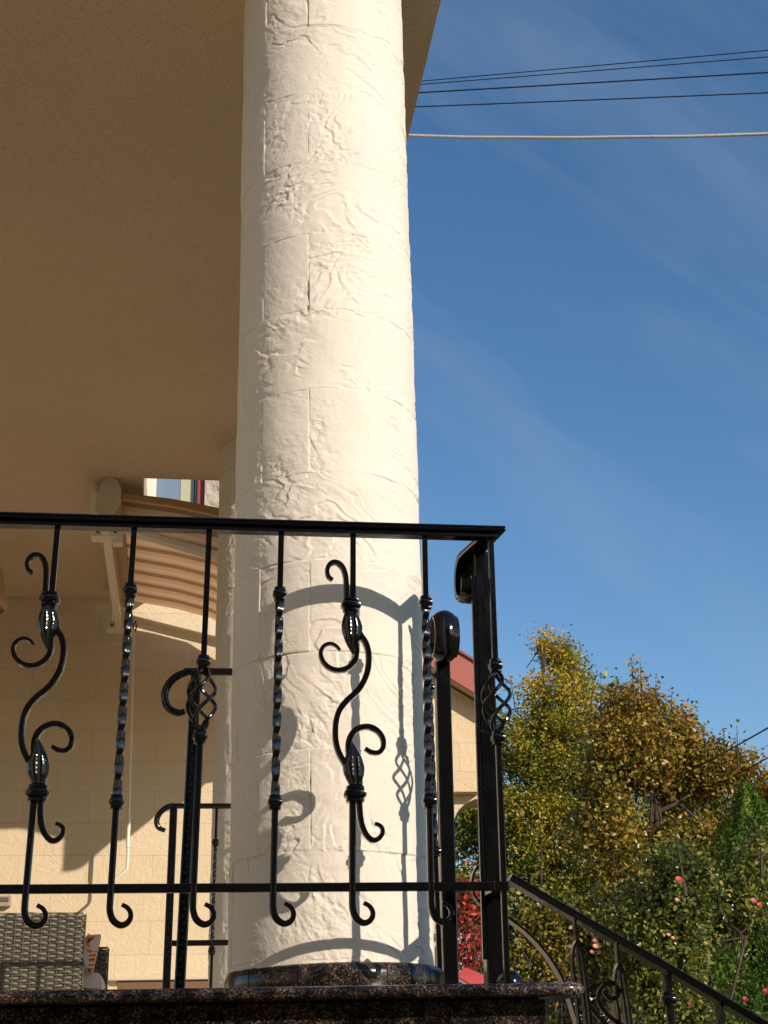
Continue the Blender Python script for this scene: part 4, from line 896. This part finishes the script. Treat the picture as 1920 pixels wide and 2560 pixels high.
MB().tube([(ap[0]+.1, tv, GZ), (ap[0]+.08, tv, 0), (ap[0], tv, ap[2]-.2)], .05, 8, scale=lambda t: 1.1-t).build('trunk', BARK, T)
# red creeper between the posts
tf5 = lambda C: .55+.3*vnoise(C[:, 0]*6, C[:, 2]*6, C[:, 1], 2)
make_tree('red_shrub', 'scarlet-leaved autumn shrub glowing between the two iron posts', 'shrub', 5.6,
    [(1170, 2230, 36), (1190, 2290, 42), (1165, 2340, 40), (1195, 2380, 40), (1160, 2400, 30), (1150, 2270, 30), (1205, 2220, 22)], 90, 10, .05, .028, REDL, tf5, (1170, 2560), 61, thr=-.6, limbs=10, tr=.012, droop=.6, asp=.45, twigs=60)

# small red roofs low in the garden
rs = empty('garden_canopy', tuple(atv(1180, 2440, 5.0)), 'bright red sloping canopy just above the coping between the posts', 'canopy')
rp = plain('bright_red_paint', (.55, .07, .045), .45, nscale=14, nstr=.2)
A1, A2, A3, A4 = atv(1138, 2437, 4.9), atv(1164, 2418, 5.15), atv(1222, 2443, 5.1), atv(1195, 2470, 4.85)
MB().add([A1, A2, A3, A4]+[p-np.array((0, 0, .008)) for p in (A1, A2, A3, A4)], [(0, 1, 2, 3), (7, 6, 5, 4), (0, 4, 5, 1), (1, 5, 6, 2), (2, 6, 7, 3), (3, 7, 4, 0)]).build('canopy_panel', rp, rs, smooth=False)
MB().tube([A1-np.array((0, 0, .012)), A4-np.array((0, 0, .012))], .0045, 6).build('edge_tube', plain('blue_grey_trim', (.25, .33, .42), .4), rs)
for p in (A1, A4): MB().tube([(p[0]+.02, p[1]+.02, GZ), (p[0]+.02, p[1]+.02, p[2]-.02)], .012, 8).build('leg', CBL, rs)
sh = empty('garden_shed', tuple(np.array([atv(1620, 2500, 8.4)[0], 8.4, GZ])), 'small grey shed with a dark red roof, half hidden behind the rose bush', 'shed')
sa, sb = atv(1572, 2492, 8.3), atv(1668, 2480, 8.3)
MB().box(sa[0]+.05, sb[0]-.03, 8.35, 8.9, GZ, sa[2]-.005).build('wall', plain('grey_render', (.22, .21, .18), .9, nscale=20, nstr=.4, var=.2), sh, smooth=False)
e0, e1, e2, e3 = sa, sb, atv(1650, 2440, 8.8), atv(1585, 2438, 8.8)
MB().add([e0, e1, e2, e3]+[p-np.array((0, 0, .02)) for p in (e0, e1, e2, e3)], [(0, 1, 2, 3), (7, 6, 5, 4), (0, 4, 5, 1), (1, 5, 6, 2), (2, 6, 7, 3), (3, 7, 4, 0)]).build('roof', plain('dark_red_tile', (.13, .02, .015), .6, nscale=30, nstr=.6), sh, smooth=False)

# unseen hedge, added to throw shade along the foot of the terrace wall
g = np.random.default_rng(91); H = empty('added_shade_hedge', (1.7, .9, GZ), 'clipped evergreen hedge outside the picture, added to shade the foot of the terrace wall', 'hedge')
n = 15000; C = np.stack([g.uniform(1.0, 2.22, n), g.uniform(.72, 1.02, n), g.uniform(GZ+.05, 1.27, n)], -1)
C[:, 2] += np.where(C[:, 2] > 1.15, .03*vnoise(C[:, 0]*7, C[:, 1]*7, 0, 4), 0)
V, F, tn = leaves(C-np.array([1.7, .9, GZ]), .045, np.clip(.3+g.normal(size=n)*.15, 0, 1), seed=9); grid_obj('foliage', V, F, THU, H, {'tint': ('FACE', tn)}, smooth=False)
MB().tube([(1.7, .87, GZ), (1.7, .87, .8)], .04, 8).build('trunk', BARK, H)

# unseen house added behind the camera: blocks low sky, gives the iron dark reflections
oh = empty('added_street_house', (-6, -11, GZ), 'long brownish house behind the camera, outside the picture, added to darken the iron reflections', 'house')
MB().box(-18, 5.5, -17, -9.5, GZ, 4.6).build('wall', plain('brown_render', (.16, .12, .085), .9), oh, smooth=False)
MB().extrude_y([(-18.4, 4.61), (5.9, 4.61), (5.9, 4.75), (2.5, 7.2), (-15, 7.2), (-18.4, 4.75)], -17.4, -9.1).build('roof', plain('brown_tile', (.10, .045, .03), .8), oh, smooth=False)
for k in range(6): MB().box(-16+3.5*k, -14.6+3.5*k, -9.498, -9.45, .6, 2.3).build('window', plain('dark_glass', (.03, .035, .04), .1), oh, smooth=False)

# unseen tall hedge, added right of the garden to keep its lower part shaded
g = np.random.default_rng(93); H2 = empty('added_tall_shade_hedge', (7, 8.7, GZ), 'tall evergreen hedge outside the picture on the right, added to shade the lower garden', 'hedge')
MB().box(6.75, 7.35, 7.5, 12.0, GZ, 2.8).build('opaque_core', BARK, H2, smooth=False)  # solid block that stops light passing through the added hedge
n = 26000; C = np.stack([g.uniform(6.5, 7.6, n), g.uniform(7.2, 12.2, n), GZ+(g.random(n)**.8)*4.9], -1); C[:, 2] += .35*vnoise(C[:, 1]*1.6, C[:, 0], 0, 4)*(C[:, 2] > 2.2)
V, F, tn = leaves(C-np.array([7, 8.7, GZ]), .15, np.clip(.35+g.normal(size=n)*.15, 0, 1), seed=19); grid_obj('foliage', V, F, THU, H2, {'tint': ('FACE', tn)}, smooth=False)
